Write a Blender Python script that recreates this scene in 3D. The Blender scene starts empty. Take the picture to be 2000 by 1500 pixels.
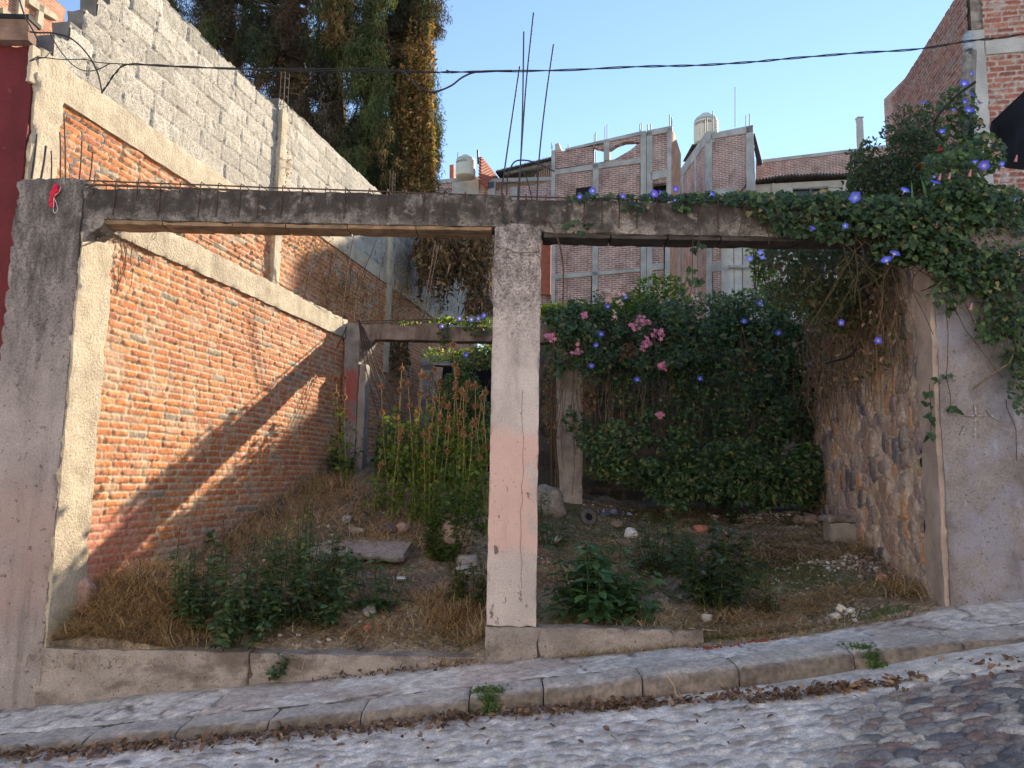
import bpy, math, random
import numpy as np
from mathutils import Vector
R = random.Random(7)
rs = np.random.RandomState(11)
S = bpy.context.scene
COL = S.collection

# ------------------------------------------------------------------ camera
FPX, PITCH, ROLL, CZ = 1450.0, math.radians(6.9), math.radians(1.03), 1.6
cp, sp = math.cos(PITCH), math.sin(PITCH)
cF = np.array([0, cp, sp]); cU0 = np.array([0, -sp, cp]); cR0 = np.array([1.0, 0, 0])
cR = cR0*math.cos(ROLL) + cU0*math.sin(ROLL)
cU = cU0*math.cos(ROLL) - cR0*math.sin(ROLL)
CAM = np.array([0, 0, CZ])

def ray(px, py):
    return cF*FPX + cR*(px-1000) - cU*(py-750)
def at(px, py, Y):
    """the point of the vertical plane y = Y seen at a pixel"""
    d = ray(px, py)
    return CAM + d*(Y/d[1])
def on_plane(px, py, p0, n):
    d = ray(px, py)
    return CAM + d*(np.dot(np.asarray(p0)-CAM, n)/np.dot(d, n))

# ------------------------------------------------------------------ noise
def _h(ix, iy, iz, seed):
    with np.errstate(over='ignore'):
        h = (ix.astype(np.int64)*374761393 + iy.astype(np.int64)*668265263 + iz.astype(np.int64)*2147483647 + seed*974711) & 0xFFFFFFFF
        h = ((h ^ (h >> 13))*1274126177) & 0xFFFFFFFF
        h = h ^ (h >> 16)
        h = (h*2246822519) & 0xFFFFFFFF
        h = h ^ (h >> 15)
    return (h & 0xFFFFFF)/float(0xFFFFFF)
def vn(x, y, z=0.0, s=1.0, seed=0):
    x = np.asarray(x, float)*s; y = np.asarray(y, float)*s; z = np.asarray(z, float)*s + np.zeros_like(x)
    y = y + np.zeros_like(x)
    ix, iy, iz = np.floor(x).astype(np.int64), np.floor(y).astype(np.int64), np.floor(z).astype(np.int64)
    fx, fy, fz = x-ix, y-iy, z-iz
    fx, fy, fz = [f*f*(3-2*f) for f in (fx, fy, fz)]
    r = 0
    for dx in (0, 1):
        for dy in (0, 1):
            for dz in (0, 1):
                w = (fx if dx else 1-fx)*(fy if dy else 1-fy)*(fz if dz else 1-fz)
                r = r + w*_h(ix+dx, iy+dy, iz+dz, seed)
    return r
def fbm(x, y, z=0.0, s=1.0, seed=0, o=3):
    a, t, r = 1.0, 0.0, 0
    for i in range(o):
        r = r + a*vn(x, y, z, s*2.03**i, seed+i*17); t += a; a *= .5
    return r/t
def sst(a, b, x):
    t = np.clip((x-a)/(b-a), 0, 1)
    return t*t*(3-2*t)
def mixc(a, b, t):
    return a*(1-t[..., None]) + b*t[..., None]
def voro(u, v, su, sv, seed=0, jit=.85):
    """F1, F2 and a cell id pair for jittered cells of size su x sv"""
    x, y = u/su, v/sv
    ix, iy = np.floor(x).astype(np.int64), np.floor(y).astype(np.int64)
    f1 = np.full(x.shape, 9.0); f2 = np.full(x.shape, 9.0)
    ca = np.zeros(x.shape, np.int64); cb = np.zeros(x.shape, np.int64)
    z = np.zeros_like(ix)
    for dx in (-1, 0, 1):
        for dy in (-1, 0, 1):
            jx, jy = ix+dx, iy+dy
            px = jx+.5+jit*(_h(jx, jy, z, seed)-.5)
            py = jy+.5+jit*(_h(jx, jy, z+3, seed)-.5)
            d = np.sqrt((x-px)**2+(y-py)**2)
            n = d < f1
            f2 = np.where(n, f1, np.minimum(f2, d))
            ca = np.where(n, jx, ca); cb = np.where(n, jy, cb)
            f1 = np.where(n, d, f1)
    return f1, f2, ca, cb

# ------------------------------------------------------------------ mesh building
class G:
    """collects vertices, faces and a colour per vertex, builds ONE mesh object"""
    def __init__(s):
        s.V, s.C, s.L, s.T, s.UV, s.n = [], [], [], [], [], 0
    def add(s, V, F, col=(.5, .5, .5), uv=None):
        V = np.asarray(V, float).reshape(-1, 3)
        c = np.asarray(col, float)
        if c.ndim == 1: c = np.tile(c, (len(V), 1))
        s.V.append(V); s.C.append(c.reshape(-1, 3))
        if isinstance(F, np.ndarray):
            s.L.append((F+s.n).ravel()); s.T.append(np.full(len(F), F.shape[1]))
        else:
            s.L.append(np.array([i+s.n for f in F for i in f])); s.T.append(np.array([len(f) for f in F]))
        if uv is None: uv = np.zeros((len(V), 2))
        s.UV.append(np.asarray(uv, float).reshape(-1, 2))
        s.n += len(V)
        return s
    def build(s, name, mat, parent=None, smooth=False, origin=None):
        V = np.concatenate(s.V); L = np.concatenate(s.L); T = np.concatenate(s.T); C = np.concatenate(s.C); UV = np.concatenate(s.UV)
        if parent is not None:
            r = parent
            o = np.array(r.location)
            while r.parent: r = r.parent; o = o+np.array(r.location)
        elif origin is not None: o = np.asarray(origin, float)
        else:
            o = V.mean(0); o[2] = V[:, 2].min()
        me = bpy.data.meshes.new(name)
        me.vertices.add(len(V)); me.vertices.foreach_set('co', (V-o).ravel())
        me.loops.add(len(L)); me.loops.foreach_set('vertex_index', L.astype(np.int32))
        me.polygons.add(len(T)); me.polygons.foreach_set('loop_start', np.concatenate([[0], np.cumsum(T)[:-1]]).astype(np.int32))
        me.update(calc_edges=True)
        a = me.color_attributes.new('Col', 'FLOAT_COLOR', 'POINT')
        a.data.foreach_set('color', np.concatenate([C, np.ones((len(C), 1))], 1).ravel())
        u = me.uv_layers.new(name='UVMap')
        u.data.foreach_set('uv', UV[L].ravel())
        if smooth: me.polygons.foreach_set('use_smooth', np.ones(len(T), bool))
        me.materials.append(mat)
        me.validate()
        ob = bpy.data.objects.new(name, me)
        COL.objects.link(ob)
        if parent is None: ob.location = o
        else: ob.parent = parent
        return ob

def tag(o, label=None, cat=None, group=None, kind=None):
    if label: o['label'] = label
    if cat: o['category'] = cat
    if group: o['group'] = group
    if kind: o['kind'] = kind
    return o
def thing(name, label, cat, loc, group=None):
    o = bpy.data.objects.new(name, None); COL.objects.link(o)
    o.location = tuple(float(v) for v in loc); o.empty_display_size = .2
    return tag(o, label, cat, group)
def struct(o): o['kind'] = 'structure'; return o
def stuff(o, label, cat): return tag(o, label, cat, None, 'stuff')

def nrm(v):
    v = np.asarray(v, float)
    return v/np.maximum(np.linalg.norm(v, axis=-1, keepdims=True), 1e-9)

def grid_faces(nu, nv, keep=None):
    i = np.arange(nu*nv).reshape(nv, nu)
    F = np.stack([i[:-1, :-1], i[:-1, 1:], i[1:, 1:], i[1:, :-1]], -1)
    if keep is not None: return F[keep[:-1, :-1] & keep[1:, 1:]].reshape(-1, 4)
    return F.reshape(-1, 4)
def hf(g, o, u, v, n, us, vs, fn, zoff=0):
    """height field over the plane o + u*U + v*V, raised along n; fn -> height, colour, keep"""
    o, u, v, n = map(lambda q: np.asarray(q, float), (o, u, v, n))
    U, V = np.meshgrid(us, vs)
    h, c, keep = fn(U, V)
    P = o + U[..., None]*u + V[..., None]*v + h[..., None]*n
    F = grid_faces(len(us), len(vs), keep)
    if keep is not None:
        used = np.unique(F); m = np.full(len(us)*len(vs), -1); m[used] = np.arange(len(used))
        g.add(P.reshape(-1, 3)[used], m[F], c.reshape(-1, 3)[used], np.stack([U, V], -1).reshape(-1, 2)[used])
    else:
        g.add(P, F, c, np.stack([U, V], -1))

def rough(g, o, u, v, w, seg=.05, amp=.006, col=(.4, .4, .4), sc=9, seed=3, chip=.012):
    """a worn block: o corner, edge vectors u v w, noise-displaced subdivided faces, chipped edges"""
    o, u, v, w = map(lambda q: np.asarray(q, float), (o, u, v, w))
    L = [np.linalg.norm(q) for q in (u, v, w)]
    N = [max(1, int(round(l/seg))) for l in L]
    E = (u, v, w)
    for a, b, c in ((0, 1, 2), (1, 2, 0), (2, 0, 1)):
        A, B = np.meshgrid(np.linspace(0, 1, N[a]+1), np.linspace(0, 1, N[b]+1))
        for s in (0, 1):
            Cc = np.full_like(A, s)
            pr = [None]*3; pr[a], pr[b], pr[c] = A, B, Cc
            P = o + sum(pr[k][..., None]*E[k] for k in range(3))
            x, y, z = P[..., 0], P[..., 1], P[..., 2]
            D = np.stack([fbm(x, y, z, sc, seed+k*31)-.5 for k in range(3)], -1)*2*amp
            if chip:
                ed = sum(((pr[k] < 1e-6) | (pr[k] > 1-1e-6)).astype(int) for k in range(3)) >= 2
                k1 = sst(.45, .85, .6*vn(x, y, z, 13, seed+77)+.4*vn(x, y, z, 37, seed+7))*chip*ed
                D = D - nrm(P-(o+.5*(u+v+w)))*0
                inw = sum(((.5-pr[k])*2)[..., None]*nrm(E[k]) for k in range(3))
                D = D + inw*k1[..., None]
            F = grid_faces(N[a]+1, N[b]+1)
            if s == 0: F = F[:, ::-1]
            uvs = np.stack([A*L[a], B*L[b]], -1)
            g.add(P+D, F, col, uvs)
    return g
def box(g, o, u, v, w, col=(.5, .5, .5)):
    return rough(g, o, u, v, w, seg=1e9, amp=0, col=col, chip=0)
def prism(g, pts, ext, col=(.5, .5, .5), uax=None):
    """a flat outline given real thickness: pts in order, ext = extrusion vector; UV in metres"""
    P = np.asarray(pts, float); e = np.asarray(ext, float); n = len(P)
    if uax is None:
        uax = P[1]-P[0]; uax[2] = 0
    uax = nrm(uax); UVs = np.stack([P@uax, P[:, 2]], -1)
    g.add(P, [list(range(n))], col, UVs)
    g.add(P+e, [list(range(n))[::-1]], col, UVs)
    for i in range(n):
        j = (i+1) % n
        Q = [P[i], P[i]+e, P[j]+e, P[j]]
        w = np.linalg.norm(e)
        g.add(Q, [[0, 1, 2, 3]], col, [[0, P[i][2]], [w, P[i][2]], [w, P[j][2]], [0, P[j][2]]])
    return g
def tube(g, pts, r, n=5, col=(.2, .2, .2), cap=True):
    P = np.asarray(pts, float); m = len(P)
    r = np.full(m, r) if np.isscalar(r) else np.asarray(r, float)
    T = nrm(np.gradient(P, axis=0))
    a = np.where(np.abs(T[:, 2:3]) > .9, np.array([[1.0, 0, 0]]), np.array([[0, 0, 1.0]]))
    B = nrm(np.cross(T, a)); N = np.cross(B, T)
    an = np.linspace(0, 2*np.pi, n, endpoint=False)
    V = P[:, None] + r[:, None, None]*(np.cos(an)[None, :, None]*B[:, None] + np.sin(an)[None, :, None]*N[:, None])
    i = np.arange(m*n).reshape(m, n); j = np.roll(i, -1, 1)
    F = np.stack([i[:-1], j[:-1], j[1:], i[1:]], -1).reshape(-1, 4)
    c = np.asarray(col, float)
    if c.ndim == 2: c = np.repeat(c, n, 0)
    g.add(V, F, c)
    if cap: g.add(V[[0, -1]], [list(range(n))[::-1], list(range(n, 2*n))], c if c.ndim == 1 else c[0])
    return g
def curve(pts, k=8):
    """smooth polyline through the points"""
    P = np.asarray(pts, float)
    Q = np.concatenate([[2*P[0]-P[1]], P, [2*P[-1]-P[-2]]])
    out = []
    for i in range(len(P)-1):
        a, b, c, d = Q[i:i+4]
        for t in np.linspace(0, 1, k, endpoint=False):
            out.append(.5*((2*b)+(c-a)*t+(2*a-5*b+4*c-d)*t*t+(3*b-a-3*c+d)*t**3))
    out.append(P[-1])
    return np.array(out)
def sphere(nu=10, nv=7):
    V, F = [], []
    for j in range(nv+1):
        th = math.pi*j/nv
        for i in range(nu): V.append((math.sin(th)*math.cos(2*math.pi*i/nu), math.sin(th)*math.sin(2*math.pi*i/nu), math.cos(th)))
    for j in range(nv):
        for i in range(nu): F.append([j*nu+i, (j+1)*nu+i, (j+1)*nu+(i+1) % nu, j*nu+(i+1) % nu])
    return np.array(V), np.array(F)
def rock(g, c, r, col, seed=0, nu=16, nv=11, ang=.45):
    V, F = sphere(nu, nv)
    d = 1 + ang*(fbm(V[:, 0]+seed, V[:, 1], V[:, 2], 1.6, seed, 2)-.5)*2
    V = V*d[:, None]
    V = np.sign(V)*np.abs(V)**.8 * np.asarray(r)
    a = seed*1.7; ca, sa = math.cos(a), math.sin(a)
    V = np.stack([V[:, 0]*ca-V[:, 1]*sa, V[:, 0]*sa+V[:, 1]*ca, V[:, 2]], -1)
    cc = np.asarray(col)*(.8+.4*fbm(V[:, 0]+seed, V[:, 1], V[:, 2], 12, seed+5))[:, None]
    g.add(V+np.asarray(c), F, cc)
    return g

LEAF = {
 'dia': (np.array([(0, 0, 0), (.45, .3, .07), (1, 0, -.04), (.45, -.3, .07)]), [(0, 1, 2), (0, 2, 3)]),
 'oval': (np.array([(0, 0, 0), (.3, .26, .07), (.7, .22, .06), (1, 0, -.08), (.7, -.22, .06), (.3, -.26, .07), (.3, 0, 0), (.7, 0, -.01)]),
          [(0, 6, 1), (0, 5, 6), (1, 6, 7, 2), (6, 5, 4, 7), (2, 7, 3), (7, 4, 3)]),
 'heart': (np.array([(0, 0, 0), (-.14, .24, .06), (.06, .46, .1), (.42, .4, .07), (1.02, 0, -.14), (.42, -.4, .07), (.06, -.46, .1), (-.14, -.24, .06), (.42, 0, 0)]),
           [(0, 8, 3, 2), (0, 2, 1), (0, 6, 5, 8), (0, 7, 6), (8, 4, 3), (8, 5, 4)]),
 'lobed': (np.array([(0, 0, 0), (-.05, .5, .05), (.3, .3, .04), (.45, .62, .0), (.55, .2, .02), (1.1, 0, -.12), (.55, -.2, .02), (.45, -.62, 0), (.3, -.3, .04), (-.05, -.5, .05), (.35, 0, 0)]),
           [(0, 10, 2, 1), (2, 10, 4, 3), (10, 5, 4), (0, 9, 8, 10), (8, 7, 6, 10), (10, 6, 5)]),
 'blade': (np.array([(0, .09, 0), (0, -.09, 0), (1, 0, -.1)]), [(0, 1, 2)]),
 'strip': (np.array([(0, .03, 0), (0, -.03, 0), (.5, -.03, .1), (.5, .03, .1), (1, 0, -.06)]), [(0, 1, 2, 3), (3, 2, 4)]),
}
def leaves(g, P, N, size, shape, col, down=.6, tilt=.6, rnd=rs, var=.25):
    P = np.asarray(P, float); n = len(P)
    if n == 0: return g
    N = nrm(np.asarray(N, float) + rnd.normal(size=(n, 3))*tilt)
    t = np.array([0, 0, -1.0])*down + rnd.normal(size=(n, 3))*.6
    t = nrm(t - N*np.sum(t*N, 1, keepdims=True))
    b = np.cross(N, t)
    size = np.asarray(size, float)*np.ones(n)
    tv, tf = LEAF[shape]
    k = len(tv)
    V = P[:, None] + size[:, None, None]*(tv[None, :, :1]*t[:, None] + tv[None, :, 1:2]*b[:, None] + tv[None, :, 2:]*N[:, None])
    c = np.asarray(col, float)
    c = (np.tile(c, (n, 1)) if c.ndim == 1 else c)
    c = c*(1+var*(rnd.rand(n, 1)*2-1)*np.array([[1, .8, 1]]))
    C = np.repeat(c, k, 0)
    V = V.reshape(-1, 3)
    s, cc = [], []
    off = np.arange(n)*k
    for m in (3, 4):
        fs = [f for f in tf if len(f) == m]
        if fs:
            F = (off[:, None, None]+np.array(fs)[None]).reshape(-1, m)
            if not s: g.add(V, F, C); s.append(1); base = g.n-len(V)
            else:
                g.L.append((F+base).ravel()); g.T.append(np.full(len(F), m))
    return g
def pick_at(pal, P, s=.8, rnd=rs):
    """palette choice that follows a slow noise, so colours come in clumps"""
    w = np.array([p[0] for p in pal], float); w = np.cumsum(w/w.sum())
    v = fbm(P[:, 0], P[:, 1], P[:, 2], s, 91, 2); v = np.clip((v-.5)*2.6+.5+.12*rnd.normal(size=len(P)), 0, .999)
    return np.array([p[1] for p in pal])[np.searchsorted(w, v)]
def pick(pal, n, rnd=rs):
    w = np.array([p[0] for p in pal], float); w /= w.sum()
    i = rnd.choice(len(pal), n, p=w)
    return np.array([p[1] for p in pal])[i]

# ------------------------------------------------------------------ materials
def mat(name, col=None, rough=.9, var=.35, vs=6, bump=.3, bs=60, bd=.01, layers=(), transl=0, spec=.3, metal=0, stretch=None, two=None, gr=0):
    m = bpy.data.materials.new(name); m.use_nodes = True
    nt = m.node_tree; nd, lk = nt.nodes, nt.links; nd.clear()
    out = nd.new('ShaderNodeOutputMaterial'); p = nd.new('ShaderNodeBsdfPrincipled')
    p.inputs['Roughness'].default_value = rough; p.inputs['Metallic'].default_value = metal
    p.inputs['Specular IOR Level'].default_value = spec
    geo = nd.new('ShaderNodeNewGeometry')
    def mapping(sc):
        mp = nd.new('ShaderNodeMapping'); mp.inputs['Scale'].default_value = sc
        lk.new(geo.outputs['Position'], mp.inputs['Vector']); return mp.outputs[0]
    def noise(scale, detail=4, vec=None, rgh=.6):
        n = nd.new('ShaderNodeTexNoise'); n.inputs['Scale'].default_value = scale
        n.inputs['Detail'].default_value = detail; n.inputs['Roughness'].default_value = rgh
        lk.new(vec or geo.outputs['Position'], n.inputs['Vector']); return n.outputs[0]
    def rng(src, a, b, c=0, d=1):
        r = nd.new('ShaderNodeMapRange'); r.interpolation_type = 'SMOOTHSTEP'
        for i, v in zip((1, 2, 3, 4), (a, b, c, d)): r.inputs[i].default_value = v
        lk.new(src, r.inputs[0]); return r.outputs[0]
    def math_(op, a, b):
        q = nd.new('ShaderNodeMath'); q.operation = op; q.use_clamp = (op != 'MULTIPLY')
        for i, v in ((0, a), (1, b)):
            if isinstance(v, (int, float)): q.inputs[i].default_value = v
            else: lk.new(v, q.inputs[i])
        return q.outputs[0]
    def mix(a, b, f, bt='MIX'):
        q = nd.new('ShaderNodeMix'); q.data_type = 'RGBA'; q.blend_type = bt
        for s_, v in ((6, a), (7, b), (0, f)):
            if isinstance(v, (int, float)): q.inputs[s_].default_value = v
            elif isinstance(v, (tuple, list)): q.inputs[s_].default_value = (*v, 1)
            else: lk.new(v, q.inputs[s_])
        return q.outputs[2]
    if col is None:
        at_ = nd.new('ShaderNodeVertexColor'); at_.layer_name = 'Col'; c = at_.outputs[0]
    elif col == 'brick':
        uv = nd.new('ShaderNodeUVMap'); uv.uv_map = 'UVMap'
        bt = nd.new('ShaderNodeTexBrick'); lk.new(uv.outputs[0], bt.inputs['Vector'])
        bt.inputs['Color1'].default_value = (*two[0], 1); bt.inputs['Color2'].default_value = (*two[1], 1); bt.inputs['Mortar'].default_value = (*two[2], 1)
        bt.inputs['Scale'].default_value = 1; bt.inputs['Mortar Size'].default_value = two[3]; bt.inputs['Mortar Smooth'].default_value = .3
        bt.inputs['Brick Width'].default_value = two[4]; bt.inputs['Row Height'].default_value = two[5]
        c = bt.outputs[0]
    else:
        c = col
    v1 = rng(noise(vs), .25, .75, 1-var, 1+var)
    cc = nd.new('ShaderNodeCombineColor'); [lk.new(v1, cc.inputs[i]) for i in range(3)]
    c = mix(c, cc.outputs[0], 1.0, 'MULTIPLY')
    if gr:
        v2 = rng(noise(75, 3, None, .8), .3, .7, 1-gr, 1+gr); c2 = nd.new('ShaderNodeCombineColor'); [lk.new(v2, c2.inputs[i]) for i in range(3)]
        c = mix(c, c2.outputs[0], 1.0, 'MULTIPLY')
    for ly in layers:
        # (colour, scale vector or number, low, high, strength, zlow, zhigh)
        colr, sc, lo, hi, st = ly[:5]
        vec = mapping(sc) if isinstance(sc, tuple) else None
        f = noise(1 if vec else sc, 5, vec, .65)
        if len(ly) > 5:
            sx = nd.new('ShaderNodeSeparateXYZ'); lk.new(geo.outputs['Position'], sx.inputs[0])
            wob = nd.new('ShaderNodeMath'); wob.operation = 'MULTIPLY_ADD'; lk.new(noise(1, 6, mapping((4.5, 4.5, 2.0)), .7), wob.inputs[0])
            amp = 1.6*(ly[6]-ly[5]); wob.inputs[1].default_value = amp; wob.inputs[2].default_value = -.5*amp
            zz = nd.new('ShaderNodeMath'); zz.operation = 'ADD'; lk.new(sx.outputs[2], zz.inputs[0]); lk.new(wob.outputs[0], zz.inputs[1])
            z = rng(zz.outputs[0], ly[5], ly[6], 0, 1)
            if len(ly) > 7: z = math_('MULTIPLY', z, rng(zz.outputs[0], ly[7], ly[8], 1, 0))
            f = math_('MULTIPLY', rng(f, lo, hi), z)
            f = math_('MULTIPLY', f, st)
        else: f = math_('MULTIPLY', rng(f, lo, hi), st)
        c = mix(c, colr, f)
    lk.new(c, p.inputs['Base Color'])
    if bump:
        b = nd.new('ShaderNodeBump'); b.inputs['Strength'].default_value = bump; b.inputs['Distance'].default_value = bd
        lk.new(noise(bs, 6, None, .7), b.inputs['Height'])
        if col == 'brick':
            b2 = nd.new('ShaderNodeBump'); b2.inputs['Strength'].default_value = .8; b2.inputs['Distance'].default_value = .015; b2.invert = True
            lk.new(bt.outputs[1], b2.inputs['Height']); lk.new(b.outputs[0], b2.inputs['Normal']); lk.new(b2.outputs[0], p.inputs['Normal'])
        else: lk.new(b.outputs[0], p.inputs['Normal'])
    if transl:
        t = nd.new('ShaderNodeBsdfTranslucent'); hs = nd.new('ShaderNodeMix'); hs.data_type = 'RGBA'; hs.blend_type = 'MULTIPLY'
        hs.inputs[0].default_value = 1; lk.new(c, hs.inputs[6]); hs.inputs[7].default_value = (2.2, 2.0, .8, 1)
        lk.new(hs.outputs[2], t.inputs[0])
        ms = nd.new('ShaderNodeMixShader'); ms.inputs[0].default_value = transl
        lk.new(p.outputs[0], ms.inputs[1]); lk.new(t.outputs[0], ms.inputs[2]); lk.new(ms.outputs[0], out.inputs[0])
    else: lk.new(p.outputs[0], out.inputs[0])
    return m
M = {}
M['masonry'] = mat('masonry', None, var=.3, vs=25, bump=.5, bs=90, bd=.012)
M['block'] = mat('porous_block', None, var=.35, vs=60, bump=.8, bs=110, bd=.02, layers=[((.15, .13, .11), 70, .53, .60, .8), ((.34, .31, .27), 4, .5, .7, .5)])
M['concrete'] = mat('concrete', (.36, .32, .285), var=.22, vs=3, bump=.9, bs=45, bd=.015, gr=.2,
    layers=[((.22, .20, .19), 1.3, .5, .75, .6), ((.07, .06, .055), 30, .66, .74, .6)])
M['concrete_sun'] = mat('sunlit_concrete', (.50, .43, .33), var=.22, vs=5, bump=1, bs=42, bd=.02, gr=.22,  # paler, yellower copy of the concrete with sunlight in its colour
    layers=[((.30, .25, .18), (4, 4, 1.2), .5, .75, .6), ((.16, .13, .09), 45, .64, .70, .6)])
M['beam'] = mat('weathered_beam_concrete', (.31, .275, .25), var=.3, vs=6, bump=1, bs=40, bd=.02, gr=.3,
    layers=[((.06, .053, .048), (6, 6, 8), .43, .60, .82), ((.045, .04, .037), (9, 9, 5), .28, .56, .92, 3.44, 3.62), ((.42, .38, .34), (9, 9, 12), .60, .70, .5), ((.05, .045, .04), 55, .50, .66, .5), ((.03, .026, .024), 26, .58, .66, .7), ((.40, .36, .32), 16, .66, .72, .5)])
M['column'] = mat('pink_column_concrete', (.50, .435, .415), var=.16, vs=3, bump=.8, bs=50, bd=.012, gr=.14,
    layers=[((.60, .385, .335), 2.2, .32, .46, .75, .95, 1.15, 1.85, 1.98), ((.30, .26, .25), (4, 4, 1), .52, .7, .5),
            ((.075, .066, .06), (13, 13, 8), .26, .70, .88, 2.3, 3.4), ((.05, .045, .04), 60, .44, .62, .7, 2.2, 3.2), ((.10, .085, .08), (10, 10, 5), .62, .67, .85), ((.09, .08, .07), 32, .63, .69, .6)])
M['column_left'] = mat('left_column_concrete', (.34, .295, .285), var=.2, vs=2.5, bump=1, bs=38, bd=.018, gr=.2,
    layers=[((.38, .25, .225), 1.6, .3, .55, .6, .2, .9, 1.2, 1.7), ((.15, .13, .125), (9, 9, .8), .48, .7, .6),
            ((.05, .045, .042), (9, 9, 3), .26, .68, .9, 1.9, 3.4), ((.05, .045, .04), 55, .44, .62, .6, 1.8, 3.2), ((.07, .06, .055), 22, .61, .67, .75), ((.40, .35, .31), 7, .60, .72, .5)])
M['pier'] = mat('stained_pier_render', (.25, .222, .222), var=.25, vs=3, bump=1, bs=42, bd=.018, gr=.22,
    layers=[((.32, .33, .42), 2.6, .46, .66, .6), ((.11, .095, .09), (2.5, 2.5, 1.5), .48, .66, .7), ((.40, .42, .50), (6, 6, 3), .58, .68, .6, .9, 1.4, 1.9, 2.3), ((.08, .07, .065), 32, .59, .66, .6)])
M['kerb'] = mat('kerb_concrete', (.33, .285, .26), var=.25, vs=4, bump=1, bs=40, bd=.018, gr=.2, layers=[((.13, .10, .085), (3, 3, 6), .46, .64, .75), ((.08, .065, .055), 26, .60, .67, .7)])
M['ground'] = mat('vertex_ground', None, var=.4, vs=22, bump=1, bs=60, bd=.03, gr=.4, layers=[((.04, .028, .02), 40, .54, .64, .7), ((.36, .26, .16), 55, .62, .68, .6)])
M['road'] = mat('vertex_road', None, var=.3, vs=14, bump=.9, bs=70, bd=.012, gr=.2, layers=[((.18, .155, .14), 55, .58, .66, .5), ((.16, .125, .10), (3, 5, 3), .60, .74, .35)])
M['stone'] = mat('vertex_stone', None, var=.3, vs=30, bump=.7, bs=60, bd=.012)
M['rust'] = mat('rusty_steel', (.075, .045, .035), rough=.75, var=.4, vs=40, bump=.3, bs=150, bd=.002)
M['steel'] = mat('dark_steel', (.045, .045, .055), rough=.6, var=.3, vs=30, bump=0, metal=.3)
M['cable'] = mat('black_cable', (.02, .02, .022), rough=.55, var=.1, bump=0)
M['leaf'] = mat('leaf', None, rough=.55, var=.25, vs=30, bump=0, transl=.35, spec=.35)
M['needle'] = mat('needle_foliage', None, rough=.8, var=.25, vs=5, bump=0, transl=.2, spec=.15)
M['dry'] = mat('dry_plant', None, rough=.85, var=.3, vs=30, bump=0, transl=.15, spec=.2)
M['petal'] = mat('petal', None, rough=.6, var=.1, vs=30, bump=0, transl=.15, spec=.2)
M['bark'] = mat('bark', (.10, .075, .055), var=.4, vs=8, bump=1, bs=25, bd=.03)
M['red'] = mat('dark_red_paint', (.11, .014, .018), rough=.8, var=.25, vs=3, bump=.6, bs=50, bd=.01, gr=.15, layers=[((.07, .012, .014), (5, 5, .7), .45, .65, .7), ((.22, .07, .06), 14, .64, .70, .5)])
M['cornice'] = mat('cornice_render', (.20, .13, .10), var=.35, vs=6, bump=.5, bs=30, layers=[((.12, .05, .04), (1, 1, 9), .5, .7, .6)])
M['black'] = mat('black_sheet', (.012, .013, .016), rough=.8, var=.2, bump=0)
M['shade_net'] = mat('shade_net', (.022, .022, .036), rough=.9, var=.35, vs=3, bump=.2, bs=200, bd=.002)
M['tank'] = mat('cream_tank_plastic', (.62, .58, .50), rough=.5, var=.06, vs=2, bump=0, layers=[((.45, .42, .36), (3, 3, .6), .55, .75, .4)])
M['ink'] = mat('dark_lettering', (.05, .05, .09), rough=.6, var=0, bump=0)
FB = ((.37, .16, .125), (.27, .12, .10), (.52, .45, .43), .016, .25, .075)  # far brick tones softened, putting a little haze into the colour
M['brick_far'] = mat('far_brick', 'brick', var=.3, vs=2.5, bump=.3, bs=30, two=FB, gr=.15, layers=[((.50, .42, .40), 1.2, .50, .70, .45), ((.16, .09, .08), (3, 3, 1.2), .52, .68, .5), ((.42, .36, .34), 9, .56, .66, .5)])
M['brick_near'] = mat('right_brick', None, var=.25, vs=20, bump=.5, bs=80, bd=.012)
M['brick_sunlit'] = mat('lit_far_brick', 'brick', var=.3, vs=3, bump=.3, bs=30, two=((.50, .18, .09), (.42, .14, .07), (.52, .42, .33), .014, .24, .075))  # brighter copy of the far brick, sunlight put into its colour
M['honey'] = mat('clay_lattice', (.45, .15, .10), var=.2, vs=5, bump=.2)
M['conc_far'] = mat('far_concrete', (.38, .37, .365), gr=.15, var=.25, vs=2, bump=.4, bs=25, layers=[((.22, .23, .24), (1.5, 1.5, .5), .5, .75, .6)])  # grey lightened to put haze into the far concrete
M['plaster_far'] = mat('pale_block_render', (.48, .44, .41), var=.15, vs=2, bump=.5, bs=12, bd=.03, layers=[((.33, .30, .28), (1, 1, .4), .5, .7, .5)])
M['sheet_far'] = mat('pale_sheet_cladding', (.56, .54, .53), var=.15, vs=3, bump=.8, bs=6, bd=.05, layers=[((.40, .39, .39), (2, 2, .6), .5, .7, .5)])
M['roof_far'] = mat('corrugated_roof', (.07, .065, .06), var=.4, vs=5, bump=.3)
M['dark'] = mat('dark_interior', (.012, .012, .014), var=.2, bump=0)  # near-black plates stand in for the shade inside openings
M['glass'] = mat('window_glass', (.03, .035, .04), rough=.15, var=.1, bump=0, spec=.6)
M['wood'] = mat('grey_wood', (.20, .19, .18), var=.4, vs=10, bump=.6, bs=40, layers=[((.08, .07, .065), (20, 20, 1), .5, .65, .7)])
M['cloth'] = mat('crimson_cloth', (.55, .02, .05), rough=.9, var=.2, bump=.3, bs=80)
M['string'] = mat('white_string', (.7, .68, .64), var=.1, bump=0)
M['rubber'] = mat('old_tyre_rubber', (.11, .105, .10), var=.3, vs=20, bump=.5, bs=60)
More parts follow.
